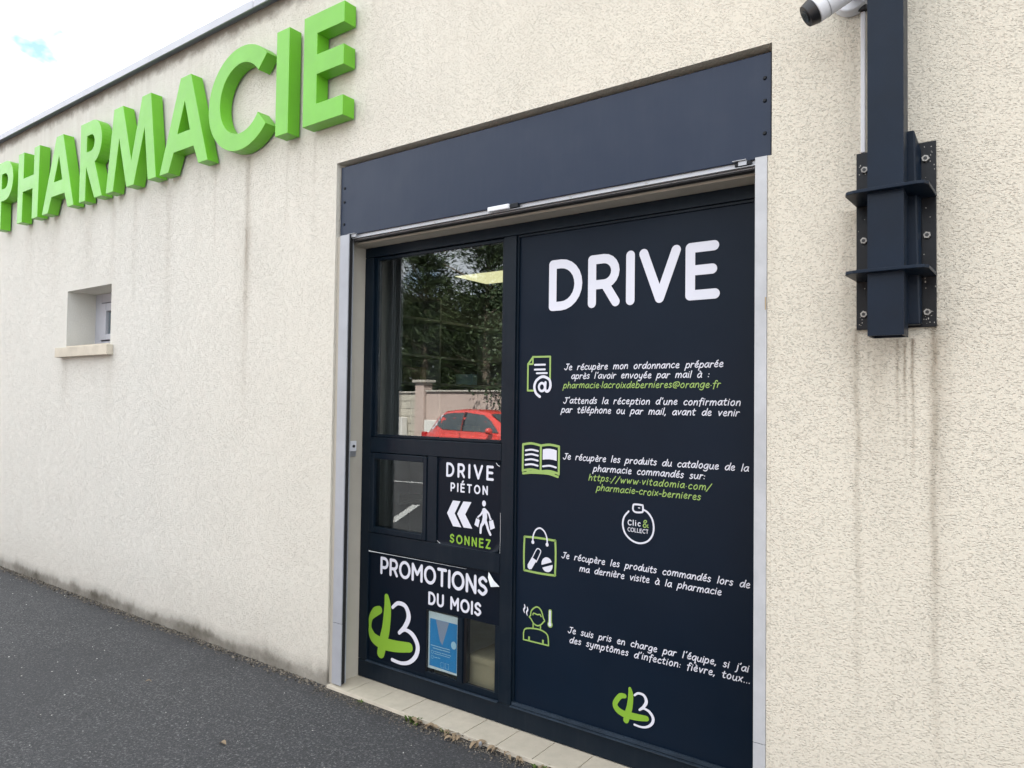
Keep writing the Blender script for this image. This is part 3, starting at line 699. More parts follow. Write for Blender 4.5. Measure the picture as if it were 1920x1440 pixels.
# promotions sticker
st2 = thing('promotions_sticker', 'dark vinyl sticker reading PROMOTIONS DU MOIS with a peeling upper right corner', 'sticker', (-2.45, .18, .12))
def curl2(u, v):
    hi = max(0, (v-.955)/.045)**1.4*max(0, 1-u/.72)
    return (0, -.010*hi, -.003*hi)
sheet('vinyl_sheet', -2.884, -2.002, .449, .692, .1808, 48, 30, M['vinyl_black'], st2, curl2)
sheet('vinyl_sheet', -2.884, -2.472, .120, .4485, .1808, 4, 4, M['vinyl_black'], st2, lambda u, v: (0, 0, 0))
mesh_obj('peeled_corner', [(-2.070, .1775, .694), (-2.066, .168, .668), (-2.043, .160, .630), (-2.001, .1735, .635), (-2.03, .165, .662)], [(0, 1, 4), (1, 2, 4), (2, 3, 4)], M['paper'], st2)
pr = Print(.1700); pr.stroke([(-2.883, .689, .006), (-2.84, .6885, .004), (-2.7, .689, .002), (-2.45, .6895, .0016), (-2.2, .690, .0008)], .003); pr.build('edge_highlight', M['paper'], st2)  # pale stroke painted in for the highlight along the curled top edge
yP = .1795
caps_text('PROMOTIONS', -2.803, -2.077, .574, .668, .0158, yP, M['white'], st2, labfmt='white letter %s of the heading')
caps_text('DU MOIS', -2.455, -2.113, .472, .539, .0125, yP, M['white'], st2, labfmt='white letter %s of the second line')
def logo(parent, y, T, k=1.0, clip=None):
    g1 = Print(y); g2 = Print(y-.0016)
    g1.stroke([T(p)+(p[2]*k*1.08,) for p in ((.232, .99, .095), (.262, .82, .155), (.235, .52, .175), (.185, .33, .185), (.11, .07, .17))], .1, n=8)
    loop = ((.05, .745, .12), (-.1, .70, .135), (-.26, .47, .135), (-.20, .32, .155), (.0, .24, .165), (.25, .235, .175), (.5, .25, .165), (.78, .285, .135)) if clip is None else ((.055, .75, .12), (-.05, .70, .135), (-.155, .59, .085), (-.172, .46, .055), (-.150, .37, .10), (-.07, .28, .15), (.10, .235, .17), (.25, .235, .175), (.5, .25, .165), (.80, .29, .14))
    g1.stroke([T(p)+(p[2]*k*1.22,) for p in loop], .1, n=8)
    g1.build('green_mark', M['lime'], parent)
    g2.stroke([T(p)+(p[2]*k,) for p in ((.39, .845, .06), (.52, .93, .07), (.70, .91, .08), (.78, .76, .10), (.70, .60, .09), (.56, .475, .065))], .06, n=8)
    g2.stroke([T(p)+(p[2]*k,) for p in ((.56, .475, .06), (.70, .545, .06), (.88, .50, .085), (1.0, .36, .09), (.97, .20, .085), (.82, .07, .07), (.62, .015, .06), (.40, .025, .062))], .06, n=8)
    g2.build('white_mark', M['white'], parent)
logo(st2, yP, lambda p: (-2.822+p[0]*.300, .132+p[1]*.333), .30, clip=True)

# big drive panel
dp = thing('drive_panel', 'large navy panel headed DRIVE with white and green instructions and icons, right of the window', 'sign panel', (-1.35, .19, .1))
box('board', -1.926, -.778, .190, .2, .104, 2.292, M['navy_panel'], dp)
boxes('panel_bead', [(-1.9265, -1.917, .181, .1895, .119, 2.282), (-1.9265, -.778, .181, .1895, 2.2825, 2.292), (-1.9265, -.778, .178, .1895, .1185, .126)][:2], M['navy_frame'], dp)
yD = .1885
def big(c, x0, x1):
    H = .2315-.040; w = .0405; wd, ss = CAP[c]; pr = Print(yD-.0006); sx = (x1-x0-w)/(wd*H) if wd else 1
    for sm, pts in ss: pr.stroke([(x0+w/2+a*H*sx, 1.9225+w/2+b*H) for a, b in pts], w, smooth=bool(sm), cap=12)
    o = pr.build('letter', M['white'], dp)
    lab(o, 'large white letter %s of the heading' % c)
for c, a, b in (('D', -1.753, -1.578), ('R', -1.549, -1.393), ('I', -1.364, -1.325), ('V', -1.303, -1.119), ('E', -1.099, -.959)): big(c, a, b)
Wm, Gm = M['white'], M['palegreen']
hand_text('Je récupère mon ordonnance préparée', -1.664, -.944, 1.6525, .0176, yD, Wm, dp)
hand_text("après l'avoir envoyée par mail à :", -1.630, -1.000, 1.6125, .0176, yD, Wm, dp)
hand_text('pharmacie·lacroixdebernieres@orange·fr', -1.671, -.955, 1.572, .0176, yD, Gm, dp, w=.0038)
hand_text("J'attends la réception d'une confirmation", -1.668, -.876, 1.503, .0176, yD, Wm, dp)
hand_text('par téléphone ou par mail, avant de venir', -1.680, -.881, 1.462, .0176, yD, Wm, dp)
hand_text('Je récupère les produits du catalogue de la', -1.666, -.844, 1.253, .0176, yD, Wm, dp)
hand_text('pharmacie commandés sur:', -1.514, -1.015, 1.210, .0176, yD, Wm, dp)
hand_text('https://www·vitadomia·com/', -1.537, -.991, 1.169, .0176, yD, Gm, dp, w=.0038)
hand_text('pharmacie-croix-bernieres', -1.497, -1.032, 1.128, .0176, yD, Gm, dp, w=.0038)
hand_text('Je récupère les produits commandés lors de', -1.668, -.837, .813, .0176, yD, Wm, dp)
hand_text('ma dernière visite à la pharmacie', -1.578, -.947, .768, .0176, yD, Wm, dp)
hand_text("Je suis pris en charge par l'équipe, si j'ai", -1.631, -.841, .490, .0176, yD, Wm, dp, z1=.498)
hand_text("des symptômes d'infection: fièvre, toux...", -1.625, -.835, .448, .0176, yD, Wm, dp, z1=.457)
# document + at icon
pr = Print(yD)
for a, b in (((-1.864, 1.684), (-1.837, 1.716)), ((-1.837, 1.716), (-1.742, 1.715)), ((-1.742, 1.715), (-1.742, 1.612)), ((-1.832, 1.560), (-1.864, 1.560)), ((-1.864, 1.560), (-1.864, 1.684)), ((-1.864, 1.683), (-1.837, 1.683)), ((-1.837, 1.683), (-1.837, 1.716))): pr.stroke([a, b], .0085)
pr.build('document_icon', Gm, dp)
pr = Print(yD-.0004)
for a, b, z in ((-1.826, -1.770, 1.679), (-1.826, -1.770, 1.657), (-1.815, -1.759, 1.640)): pr.stroke([(a, z), (b, z)], .0085)
pr.stroke([(-1.766, 1.597), (-1.767, 1.566), (-1.757, 1.556), (-1.744, 1.566), (-1.739, 1.588), (-1.748, 1.612), (-1.782, 1.624), (-1.815, 1.607), (-1.827, 1.578), (-1.818, 1.549), (-1.796, 1.532)], .0125, n=8)
pr.stroke(ell(-1.785, 1.576, .0165, .0185, 0, 360, 18), .0115, smooth=False)
pr.build('at_sign_icon', Wm, dp)
# book icon
pr = Print(yD)
for pts in ([(-1.887, 1.309), (-1.84, 1.316), (-1.787, 1.308)], [(-1.787, 1.308), (-1.74, 1.314), (-1.690, 1.308)], [(-1.887, 1.309), (-1.887, 1.186)], [(-1.690, 1.308), (-1.690, 1.183)], [(-1.787, 1.308), (-1.787, 1.190)],
            [(-1.887, 1.188), (-1.84, 1.196), (-1.787, 1.190)], [(-1.787, 1.190), (-1.74, 1.195), (-1.690, 1.186)], [(-1.884, 1.175), (-1.84, 1.181), (-1.787, 1.183), (-1.74, 1.182), (-1.694, 1.172)]): pr.stroke(pts, .0105)
pr.stroke([(-1.86, 1.184), (-1.787, 1.187), (-1.715, 1.184)], .010)
pr.build('book_icon', Gm, dp)
pr = Print(yD-.0004)
for z in (1.283, 1.262, 1.239, 1.216): pr.stroke([(-1.872, z-.001), (-1.838, z+.004), (-1.803, z-.001)], .0085)
pr.stroke([(-1.775, 1.214), (-1.738, 1.219), (-1.704, 1.213)], .0085)
pr.poly([(-1.776, 1.291), (-1.758, 1.295), (-1.738, 1.296), (-1.718, 1.294), (-1.701, 1.290), (-1.701, 1.243), (-1.72, 1.247), (-1.74, 1.248), (-1.76, 1.247), (-1.776, 1.244)])
pr.build('book_page_print', Wm, dp)
# clic & collect ring
pr = Print(yD)
pr.stroke([(-1.343, 1.052), (-1.364, 1.026), (-1.3695, .992), (-1.357, .957), (-1.328, .933), (-1.293, .925), (-1.258, .936), (-1.236, .962), (-1.229, .996), (-1.236, 1.030), (-1.256, 1.056), (-1.278, 1.066)], .0075)
pr.stroke([(-1.283, 1.084), (-1.315, 1.084), (-1.322, 1.078), (-1.322, 1.060), (-1.310, 1.052), (-1.284, 1.054), (-1.278, 1.060), (-1.278, 1.080), (-1.283, 1.084)], .0075)
pr.stroke([(-1.298, 1.071), (-1.292, 1.071)], .004)
pr.build('ring_icon', Wm, dp)
caps_text('Clic', -1.347, -1.289, .994, 1.018, .0042, yD, Wm, dp, per_letter=False, name='text_line')
caps_text('COLLECT', -1.347, -1.252, .968, .986, .0026, yD, Wm, dp, per_letter=False, name='text_line')
pr = Print(yD); pr.stroke([(-1.254, .994), (-1.272, 1.012), (-1.271, 1.020), (-1.265, 1.022), (-1.261, 1.017), (-1.273, 1.005), (-1.276, .998), (-1.268, .993), (-1.255, 1.005)], .0042); pr.build('ampersand', Gm, dp)
# bag icon
pr = Print(yD)
pr.stroke([(-1.858, .884), (-1.720, .885), (-1.7035, .872), (-1.7035, .745), (-1.718, .729), (-1.856, .729), (-1.8725, .744), (-1.8725, .868), (-1.858, .884)], .0095, n=5)
pr.build('bag_icon', Gm, dp)
pr = Print(yD-.0004)
pr.stroke([(-1.825, .866), (-1.824, .892), (-1.810, .921), (-1.786, .932), (-1.762, .918), (-1.749, .890), (-1.747, .862)], .007)
for x, z in ((-1.825, .864), (-1.747, .862)): pr.poly(ell(x, z, .008, .009, 0, 345, 12))
pr.stroke([(-1.827, .792), (-1.807, .829), (-1.797, .838), (-1.785, .834), (-1.782, .822), (-1.805, .775)], .0045)
pr.poly([(-1.829, .795), (-1.852, .758), (-1.852, .745), (-1.843, .737), (-1.830, .740), (-1.803, .783)])
pr.poly(ell(-1.747, .774, .029, .031, 25, 193, 14)); pr.poly(ell(-1.745, .770, .029, .031, 207, 370, 14))
pr.build('medicine_icon', Wm, dp)
# patient icon
pr = Print(yD)
pr.stroke([(-1.833, .528), (-1.828, .552), (-1.800, .573), (-1.776, .561), (-1.763, .528)], .0065)
pr.stroke([(-1.833, .528), (-1.840, .520), (-1.831, .514), (-1.815, .495), (-1.794, .489), (-1.775, .498), (-1.762, .512), (-1.756, .518), (-1.763, .528)], .0060)
pr.stroke([(-1.820, .534), (-1.816, .542), (-1.796, .539), (-1.782, .542), (-1.775, .534)], .006)
for pts in ([(-1.818, .494), (-1.818, .476)], [(-1.778, .494), (-1.778, .473)], [(-1.870, .412), (-1.733, .412)]): pr.stroke(pts, .0065)
pr.stroke([(-1.870, .412), (-1.869, .447), (-1.855, .465), (-1.80, .474), (-1.760, .470), (-1.738, .454), (-1.733, .412)], .0065)
for x in (-1.839, -1.763): pr.stroke([(x, .414), (x, .432)], .009, cap=0)
pr.build('patient_icon', Gm, dp)
pr = Print(yD-.0004)
for x, z in ((-1.868, .572), (-1.852, .563)): pr.stroke([(x, z, .004), (x+.003, z-.012, .007), (x-.003, z-.024, .007), (x+.001, z-.038, .003)], .006)
pr.build('fever_marks', Wm, dp)
pr = Print(yD); pr.stroke([(-1.727, .566), (-1.727, .510)], .0185); pr.poly(ell(-1.727, .508, .014, .0155, 0, 345, 14)); pr.build('thermometer_icon', M['palegreen'], dp)
pr = Print(yD-.0018); pr.stroke([(-1.727, .566), (-1.727, .510)], .009); pr.poly(ell(-1.727, .508, .0085, .0095, 0, 345, 14)); pr.build('thermometer_fill', Wm, dp)
logo(dp, yD, lambda p: (-1.362+p[0]*.137, .173+p[1]*.146), .137)

# door bell on the left reveal
bl = thing('door_bell', 'small grey door bell with a black button on the left reveal', 'door bell', (-2.955, .1, 1.2))
box('plate', -2.9545, -2.944, .078, .122, 1.228, 1.284, M['pvc'], bl, .003)
box('lower_plate', -2.9545, -2.947, .078, .122, 1.200, 1.2275, M['alu'], bl, .002)
cyl('button', (-2.9435, .1, 1.256), (-2.939, .1, 1.256), .008, M['black'], bl, n=14)

# ------------------------------------------------------------------ threshold tiles
th = thing('tiled_threshold', 'strip of beige floor tiles forming the threshold in front of the shop front', 'threshold')
box('mortar_bed', -2.985, -.710, .002, .30, -.10, -.0035, M['grout'], th)
xe = -3.0035; k = 0; edges = [-2.982, -2.830, -2.637, -2.443, -2.250, -2.058, -1.872, -1.68, -1.487, -1.294, -1.10, -.908, -.712]
for i in range(len(edges)-1):
    a, b = edges[i]+.002, edges[i+1]-.002
    box('tile', a, b, -.016, .168, -.0028, .0052+random.uniform(-.0006, .0006), M['tile'], th, .0012)
box('edge_strip', -2.982, -.712, -.0205, -.0165, -.012, .0045, M['stone'], th)

# ------------------------------------------------------------------ steel post with bracket
ps = thing('steel_post', 'dark blue square steel post bolted to the wall right of the shutter', 'post', (-.33, 0, 1.7))
bm = bmesh.new()
x0, x1, y0, y1, z0, z1, t = -.378, -.280, -.160, -.062, 1.7185, 4.6, .006
add_box(bm, x0, x1, y0, y0+t, z0, z1); add_box(bm, x0, x1, y1-t, y1, z0, z1); add_box(bm, x0, x0+t, y0+t+.0003, y1-t-.0003, z0, z1); add_box(bm, x1-t, x1, y0+t+.0003, y1-t-.0003, z0, z1)
bm_obj('tube', bm, M['steel'], ps)
box('back_plate', -.434, -.209, -.012, -.0005, 1.753, 2.331, M['steel_plate'], ps, .001)
bm = bmesh.new(); v = [bm.verts.new(p) for p in ((-.362, -.0615, 1.758), (-.248, -.0615, 1.758), (-.248, -.0125, 1.758), (-.362, -.0125, 1.758), (-.362, -.0615, 2.36), (-.262, -.0615, 2.36), (-.248, -.0125, 2.305), (-.362, -.0125, 2.305))]
for f in ((0, 3, 2, 1), (4, 5, 6, 7), (0, 1, 5, 4), (1, 2, 6, 5), (2, 3, 7, 6), (3, 0, 4, 7)): bm.faces.new([v[i] for i in f])
bm_obj('web', bm, M['steel'], ps, bevel=.004)
for zf in (2.160, 1.914):
    outl = [(-.434, -.0125), (-.442, -.150), (-.436, -.170), (-.415, -.182), (-.245, -.190), (-.224, -.184), (-.214, -.165), (-.207, -.0125)]
    bm = bmesh.new(); A = [bm.verts.new((x, y, zf-.005)) for x, y in outl]; B = [bm.verts.new((x, y, zf+.005)) for x, y in outl]
    bm.faces.new(A); bm.faces.new(B[::-1])
    for i in range(len(outl)): bm.faces.new((A[i], B[i], B[(i+1) % len(outl)], A[(i+1) % len(outl)]))
    bm_obj('flange', bm, M['steel'], ps, bevel=.0015)
for x, z in ((-.409, 2.272), (-.237, 2.277), (-.411, 2.041), (-.233, 2.037), (-.411, 1.802), (-.233, 1.798)):
    b_ = cyl('bolt', (x, -.0125, z), (x, -.024, z), .0105, M['bolt'], ps, n=6)
    cyl('bolt_hole', (x, -.0243, z), (x, -.0247, z), .0055, M['black'], b_, n=10)
bm = bmesh.new()
for i in range(60):
    x = random.choice((random.uniform(-.43, -.40), random.uniform(-.245, -.212), random.gauss(-.237, .008))); z = random.choice((random.uniform(1.76, 1.80), random.gauss(2.28, .02), random.uniform(1.76, 2.32)))
    if z > 2.325 or z < 1.756: continue
    s_ = random.uniform(.0012, .0032); add_box(bm, x, x+s_, -.0128, -.0122, z, z+s_*random.uniform(.6, 2))
o = bm_obj('paint_chips', bm, M['bolt'], ps); o['kind'] = 'stuff'

ct = tag(box('cable_trunking', -.4215, -.4085, -.012, -.0005, 2.333, 2.80, M['pvc'], None, .002), 'thin white cable trunking running up the wall beside the steel post', 'trunking')

# ------------------------------------------------------------------ CCTV camera
cc = thing('security_camera', 'white bullet security camera with black front at the top beside the post', 'camera', (-.43, 0, 2.85))
bx = Vector((.80, .28, .53)).normalized()
fc = Vector((-.548, -.200, 2.738))
b_ = cyl('body', fc+bx*.028, fc+bx*.20, .0415, M['pvc'], cc, r1=.043, n=40, bevel=.003)
cyl('front_ring', fc, fc+bx*.027, .034, M['black'], cc, r1=.0412, n=40)
cyl('lens', fc-bx*.0005, fc-bx*.003, .019, M['carglass'], cc, n=30)
cyl('seam_ring', fc+bx*.06, fc+bx*.0625, .0425, M['alu'], cc, n=40)
cyl('bracket_arm', fc+bx*.15+Vector((0, .02, 0)), (-.435, -.030, 2.865), .021, M['pvc'], cc, n=24)
cyl('mount', (-.446, -.001, 2.862), (-.446, -.034, 2.862), .066, M['pvc'], cc, r1=.058, n=40, bevel=.004)
cyl('cable_gland', (-.415, -.012, 2.802), (-.415, -.012, 2.824), .014, M['black'], cc, n=16)
cyl('screw_hole', (-.482, -.0345, 2.832), (-.482, -.0352, 2.832), .0045, M['black'], cc, n=12)
boxes('sun_shield', [(-.60, -.599, 0, .001, 0, .001)], M['pvc'], cc).hide_render = True
bpy.data.objects.remove(bpy.data.objects['sun_shield'])

# ------------------------------------------------------------------ debris, leaves, weeds
def pebbles(n, fn, mat, name, label):
    vs, fs = [], []
    rnd = random.Random(n)
    for i in range(n):
        x, y, z, s = fn(rnd)
        rx = rnd.uniform(0, 6.28); b = len(vs)
        dirs = [(math.cos(rx), math.sin(rx), 0), (math.cos(rx+2.1), math.sin(rx+2.1), 0), (math.cos(rx+4.2), math.sin(rx+4.2), 0), (rnd.uniform(-.4, .4), rnd.uniform(-.4, .4), rnd.uniform(.5, 1)), (rnd.uniform(-.3, .3), rnd.uniform(-.3, .3), -.3)]
        for d in dirs:
            k = s*rnd.uniform(.7, 1.3); vs.append((x+d[0]*k, y+d[1]*k, z+d[2]*k*.8))
        fs += [(b, b+1, b+3), (b+1, b+2, b+3), (b+2, b, b+3), (b+1, b, b+4), (b+2, b+1, b+4), (b, b+2, b+4)]
    o = mesh_obj(name, vs, fs, mat); o['kind'] = 'stuff'; o['label'] = label; o['category'] = 'debris'; return o
def f_wall(r):
    x = -2.98-abs(r.random()**1.0)*9; return x, -abs(r.gauss(0, .032))-.002, -.013, r.choice((.0015, .003, .004, .006, .009))*r.uniform(.7, 1.1)
pebbles(9000, f_wall, M['grit'], 'grit_strip', 'fine grit and dirt gathered along the foot of the cream wall')
def f_sill(r):
    x = r.uniform(-3.02, -.6); return x, -.022-abs(r.gauss(0, .035)), -.013, r.uniform(.0015, .0055)
pebbles(3800, f_sill, M['grit'], 'grit_strip', 'dark grit and crumbs along the front edge of the tiled threshold')
def f_fleck(r):
    x = r.uniform(-8, -.2); y = -r.uniform(.05, 2.6); return x, y, -.0145, r.choice((.0012, .0016, .002, .003, .0045, .006))*r.uniform(.6, 1.1)
pebbles(620, f_fleck, M['fleck'], 'pale_flecks', 'tiny pale flecks scattered over the asphalt')

def leaf_mesh(seed):
    r = random.Random(seed); l = r.uniform(.016, .034); w = l*r.uniform(.22, .42); c = r.uniform(-.3, .3); n = 8; vs = []; fs = []
    for i in range(n+1):
        t = i/n; ww = w*math.sin(math.pi*(t*.92+.04))**.8; zz = .010*math.sin(t*3)+c*l*(t-.5)**2
        for s_ in (-1, 0, 1): vs.append((l*(2*t-1)*.8, s_*ww, zz+abs(s_)*ww*.4+r.uniform(-.0006, .0006)))
    for i in range(n):
        for j in range(2): a = i*3+j; fs.append((a, a+1, a+4, a+3))
    me = bpy.data.meshes.new('dead_leaf'); me.from_pydata(vs, [], fs); me.materials.append(M['leaf_dry'])
    for p in me.polygons: p.use_smooth = True
    return me
lm = [leaf_mesh(i) for i in range(9)]
rl = random.Random(4)
def put_leaf(x, y, z, label, group=None, s=1.0):
    o = bpy.data.objects.new('dead_leaf', rl.choice(lm)); COL.objects.link(o)
    o.location = (x, y, z); o.rotation_euler = (rl.uniform(-.4, .4), rl.uniform(-.4, .4), rl.uniform(0, 6.28)); o.scale = (s,)*3
    tag(o, label, 'leaf', group); return o
for i in range(54):
    x = rl.choice((rl.gauss(-2.14, .12), rl.gauss(-1.72, .13), rl.uniform(-2.4, -1.3)))
    put_leaf(x, -.032-abs(rl.gauss(0, .022)), -.006+rl.uniform(0, .008), 'dry brown leaf in the litter along the front edge of the threshold tiles', 'dead leaves along the threshold', rl.uniform(.6, 1.05))
put_leaf(-3.791, -.544, -.010, 'crumpled dry leaf lying alone on the asphalt, farther from the threshold', s=1.0)
put_leaf(-2.853, -.700, -.010, 'crumpled dry leaf lying alone on the asphalt, nearer the bottom edge', s=.9)

def weed(x, y, n, h, label, seed):
    r = random.Random(seed); vs, fs = [], []
    for i in range(n):
        a = r.uniform(0, 6.28); l = h*r.uniform(.5, 1); w = l*r.uniform(.10, .22); bx_, by_ = r.gauss(0, h*.5), r.gauss(0, h*.25)
        d = Vector((math.cos(a), math.sin(a)*.8, 0)); s_ = Vector((-math.sin(a), math.cos(a), 0)); b = len(vs)
        lean = r.uniform(.3, .9)
        for t, ww in ((0, .3), (.35, 1), (.7, .8), (1, 0.05)):
            p = Vector((bx_, by_, 0))+d*l*lean*t+Vector((0, 0, l*(t-.35*t*t)))
            vs += [p-s_*w*ww, p+s_*w*ww]
        for k in range(3): q = b+2*k; fs.append((q, q+1, q+3, q+2))
    o = mesh_obj('weed', vs, fs, M['weed'], None, True, (x, y, -.014)); tag(o, label, 'weed'); return o
weed(-2.335, -.040, 34, .040, 'low green weed at the tile edge, leftmost tuft beside the leaf litter', 1)
weed(-2.16, -.030, 12, .026, 'tiny green sprout just right of the leftmost weed tuft', 2)
weed(-1.62, -.045, 30, .040, 'green weed tuft at the tile edge right of the clear plastic scrap', 3)
weed(-1.36, -.04, 26, .034, 'green weed tuft at the tile edge by the bottom of the photo', 4)
weed(-2.72, -.035, 10, .02, 'tiny moss tuft at the tile edge near the left rail', 5)
bm = bmesh.new(); bmesh.ops.create_icosphere(bm, subdivisions=2, radius=.022)
for v in bm.verts: v.co.x *= .75; v.co.z *= 1.1
bmesh.ops.delete(bm, geom=[v for v in bm.verts if v.co.y > .004], context='VERTS')
pl = bm_obj('plastic_scrap', bm, M['clear'], None, True); pl.location = (-1.93, -.048, .006); pl.rotation_euler = (.5, .25, .4)
pl.scale = (.55, .35, .95)
so = pl.modifiers.new('t', 'SOLIDIFY'); so.thickness = .001
tag(pl, 'small curved scrap of milky plastic standing at the tile edge', 'plastic scrap')

# ------------------------------------------------------------------ inside the shop: shelves and lamp
shf = thing('shelf_unit', 'pale open shelf unit along the left side wall inside the shop', 'shelf', (-3.98, 2, 0))
for z in (.30, .75, 1.2, 1.63, 1.84, 2.12): box('shelf', -3.975, -3.68, .80, 3.3, z, z+.018, M['shelf'], shf)
for y in (.78, 1.62, 2.46, 3.302): box('upright', -3.975, -3.68, y, y+.018, .002, 2.3, M['shelf'], shf)
ti = 0
for z in (1.218, 1.648):
    y = .85
    while y < 3.2:
        h_ = random.uniform(.08, .17); d_ = random.uniform(.05, .1)
        ti += 1
        bo = tag(box('medicine_box', -3.90, -3.72, y, y+d_, z+.001, z+.001+h_, random.choice((M['paper'], M['dark'], M['paleblue'], M['card'])), None), 'small medicine box standing on a shelf inside the shop', 'box', 'medicine boxes on the shelves')
        y += d_+random.uniform(.1, .5)
cl = thing('ceiling_light', 'lit yellowish square light panel in the ceiling inside the shop', 'ceiling light', (-3.2, 1.9, 2.5))
box('trim', -3.62, -2.80, 1.68, 2.12, 2.490, 2.5025, M['shelf'], cl)
box('diffuser', -3.60, -2.82, 1.70, 2.10, 2.486, 2.4895, M['lamp'], cl)

# ------------------------------------------------------------------ across the car park (seen mirrored in the window)
gw = thing('garden_wall', 'low pink rendered garden wall with cap stones across the car park', 'wall', (-4, -12, 0))
box('wall_panel', -13.70, 8, -12.2, -12.0, -.3, 1.78, M['pinkwall'], gw)
for i in range(22): box('cap_stone', -13.70+i, -12.705+i, -12.25, -11.95, 1.782, 1.83, M['capstone'], gw, .01)
pg = thing('block_wall', 'pale cast block garden wall left of the pillar across the car park', 'wall', (-18, -12, 0))
box('mortar', -19.9, -14.051, -12.19, -12.012, -.3, 1.744, M['grout'], pg)
bk = None
rows = 8
for rr in range(rows):
    for cc_ in range(9):
        if cc_ == 8 and rr % 2: continue
        x1_ = -14.06-cc_*.62-(.31 if rr % 2 else 0)
        x0_ = x1_-.605
        if bk is None:
            bk = box('block', -.3025, .3025, -.1, .1, -.102, .102, M['block'], pg, .008); bk.matrix_parent_inverse = Matrix.Identity(4); o = bk
        else:
            o = bk.copy(); COL.objects.link(o); o.parent = pg; o.matrix_parent_inverse = Matrix.Identity(4)
        o.location = ((x0_+x1_)/2+18, -.1+random.uniform(-.004, .004), .1+rr*.218)
for rr in (1, 3, 5, 7): box('block', -14.365, -14.058, -12.2, -12.0, .1+rr*.218-.102, .1+rr*.218+.102, M['block'], pg, .008)
for i in range(6): box('cap_stone', -14.08-(i+1)*1.0, -14.085-i*1.0, -12.24, -11.96, 1.745, 1.795, M['capstone'], pg, .01)
gp = thing('gate_pillar', 'pinkish rendered pillar with a square cap between the two garden walls', 'pillar', (-13.9, -12, 0))
box('shaft', -14.05, -13.73, -12.28, -11.92, -.3, 2.05, M['pinkwall'], gp, .006)
box('cap', -14.12, -13.66, -12.35, -11.85, 2.052, 2.13, M['capstone'], gp, .015)
mb = thing('meter_box', 'white meter box standing against the block wall beside the pillar', 'meter box', (-14.6, -11.9, 0))
box('cabinet', -14.85, -14.35, -11.93, -11.70, .35, 1.05, M['metalbox'], mb, .01); box('plinth', -14.78, -14.42, -11.92, -11.72, -.015, .348, M['capstone'], mb); box('door', -14.80, -14.40, -11.699, -11.685, .40, 1.0, M['metalbox'], mb, .004)
mb2 = thing('meter_box', 'white meter box against the pink wall just right of the pillar', 'meter box', (-13.3, -11.9, 0))
box('cabinet', -13.55, -13.05, -11.95, -11.75, .35, 1.0, M['metalbox'], mb2, .01); box('plinth', -13.5, -13.1, -11.93, -11.77, -.015, .348, M['capstone'], mb2)

def tree(name, x, y, h, rad, n, kind, label, seed, mat, z0=.5, lean=0):
    r = random.Random(seed)
    t = thing(name, label, 'tree', (x, y, 0), None)
    bm = bmesh.new(); add_cyl(bm, (x, y, -.1), (x+lean*.5, y, h*.45), .16, .11, 12); add_cyl(bm, (x+lean*.5, y, h*.44), (x+lean, y, h*.9), .11, .03, 10)
    for i in range(14):
        a = r.uniform(0, 6.28); zb = h*r.uniform(.2, .8); rr = rad*r.uniform(.5, .8)
        add_cyl(bm, (x+lean*zb/h, y, zb), (x+lean*zb/h+math.cos(a)*rr, y+math.sin(a)*rr, zb+rr*.5), .045, .012, 6, False)
    bm_obj('trunk', bm, M['bark'], t)
    vs, fs = [], []
    # boughs: curved sprays of small leaves
    nb = int(n/70)
    for b_i in range(nb):
        zz = z0+(h-z0)*(r.random()**.85); fz = (zz-z0)/(h-z0)
        env = rad*(math.sin(math.pi*min(.97, fz*.72+.25)))**.7
        a = r.uniform(0, 6.28); d = Vector((math.cos(a), math.sin(a), 0)); ln = env*r.uniform(.55, 1.08)
        up = r.uniform(-.05, .75) if kind == 'needle' else r.uniform(-.5, .4)
        for k in range(70):
            tt = r.random()**.7; p = Vector((x+lean*fz, y, zz))+d*ln*tt+Vector((0, 0, up*ln*tt-(.18*ln*tt*tt)))
            sp = .10+.16*tt
            p += Vector((r.gauss(0, sp*.7), r.gauss(0, sp*.7), r.gauss(0, sp*.45)))
            if kind == 'needle':
                dd = (d*.8+Vector((r.gauss(0, .5), r.gauss(0, .5), r.gauss(.35, .4)))).normalized(); l = r.uniform(.12, .30); w = l*.075
            else:
                dd = Vector((r.gauss(0, 1), r.gauss(0, 1), r.gauss(-.2, .8))).normalized(); l = r.uniform(.07, .12); w = l*.36
            s_ = dd.cross(Vector((r.gauss(0, 1), r.gauss(0, 1), r.gauss(0, 1)))).normalized()*w
            q = len(vs); vs += [p, p+dd*l*.45+s_, p+dd*l, p+dd*l*.45-s_]; fs.append((q, q+1, q+2, q+3))
    mesh_obj('crown', vs, fs, mat, t)
    return t
tree('conifer', -15.6, -14.0, 6.3, 2.0, 15000, 'needle', 'feathery dark conifer behind the block wall, leftmost in the window reflection', 1, M['needles'])
tree('conifer', -13.4, -14.4, 6.9, 2.1, 16000, 'needle', 'tall feathery conifer behind the wall just right of the pillar in the reflection', 2, M['needles'])
tree('conifer', -10.9, -14.2, 6.1, 2.0, 15000, 'needle', 'bushy conifer behind the pink wall, between the tall conifer and the laurel', 3, M['needles'])
tree('laurel_tree', -10.6, -12.7, 5.9, 1.5, 15000, 'leaf', 'glossy leafy laurel tree hanging over the pink wall above the red car', 4, M['laurel'], z0=1.6)
tree('laurel_tree', -7.6, -13.0, 6.2, 1.9, 12000, 'leaf', 'broad leafy laurel tree behind the pink wall, right of the red car', 5, M['laurel'], z0=1.2)
tree('conifer', -18.3, -14.3, 6.0, 2.0, 9000, 'needle', 'conifer far left behind the block wall', 6, M['needles'])
tree('conifer', -3.5, -14.5, 6.5, 2.2, 9000, 'needle', 'conifer behind the pink wall opposite the drive panel', 7, M['needles'])
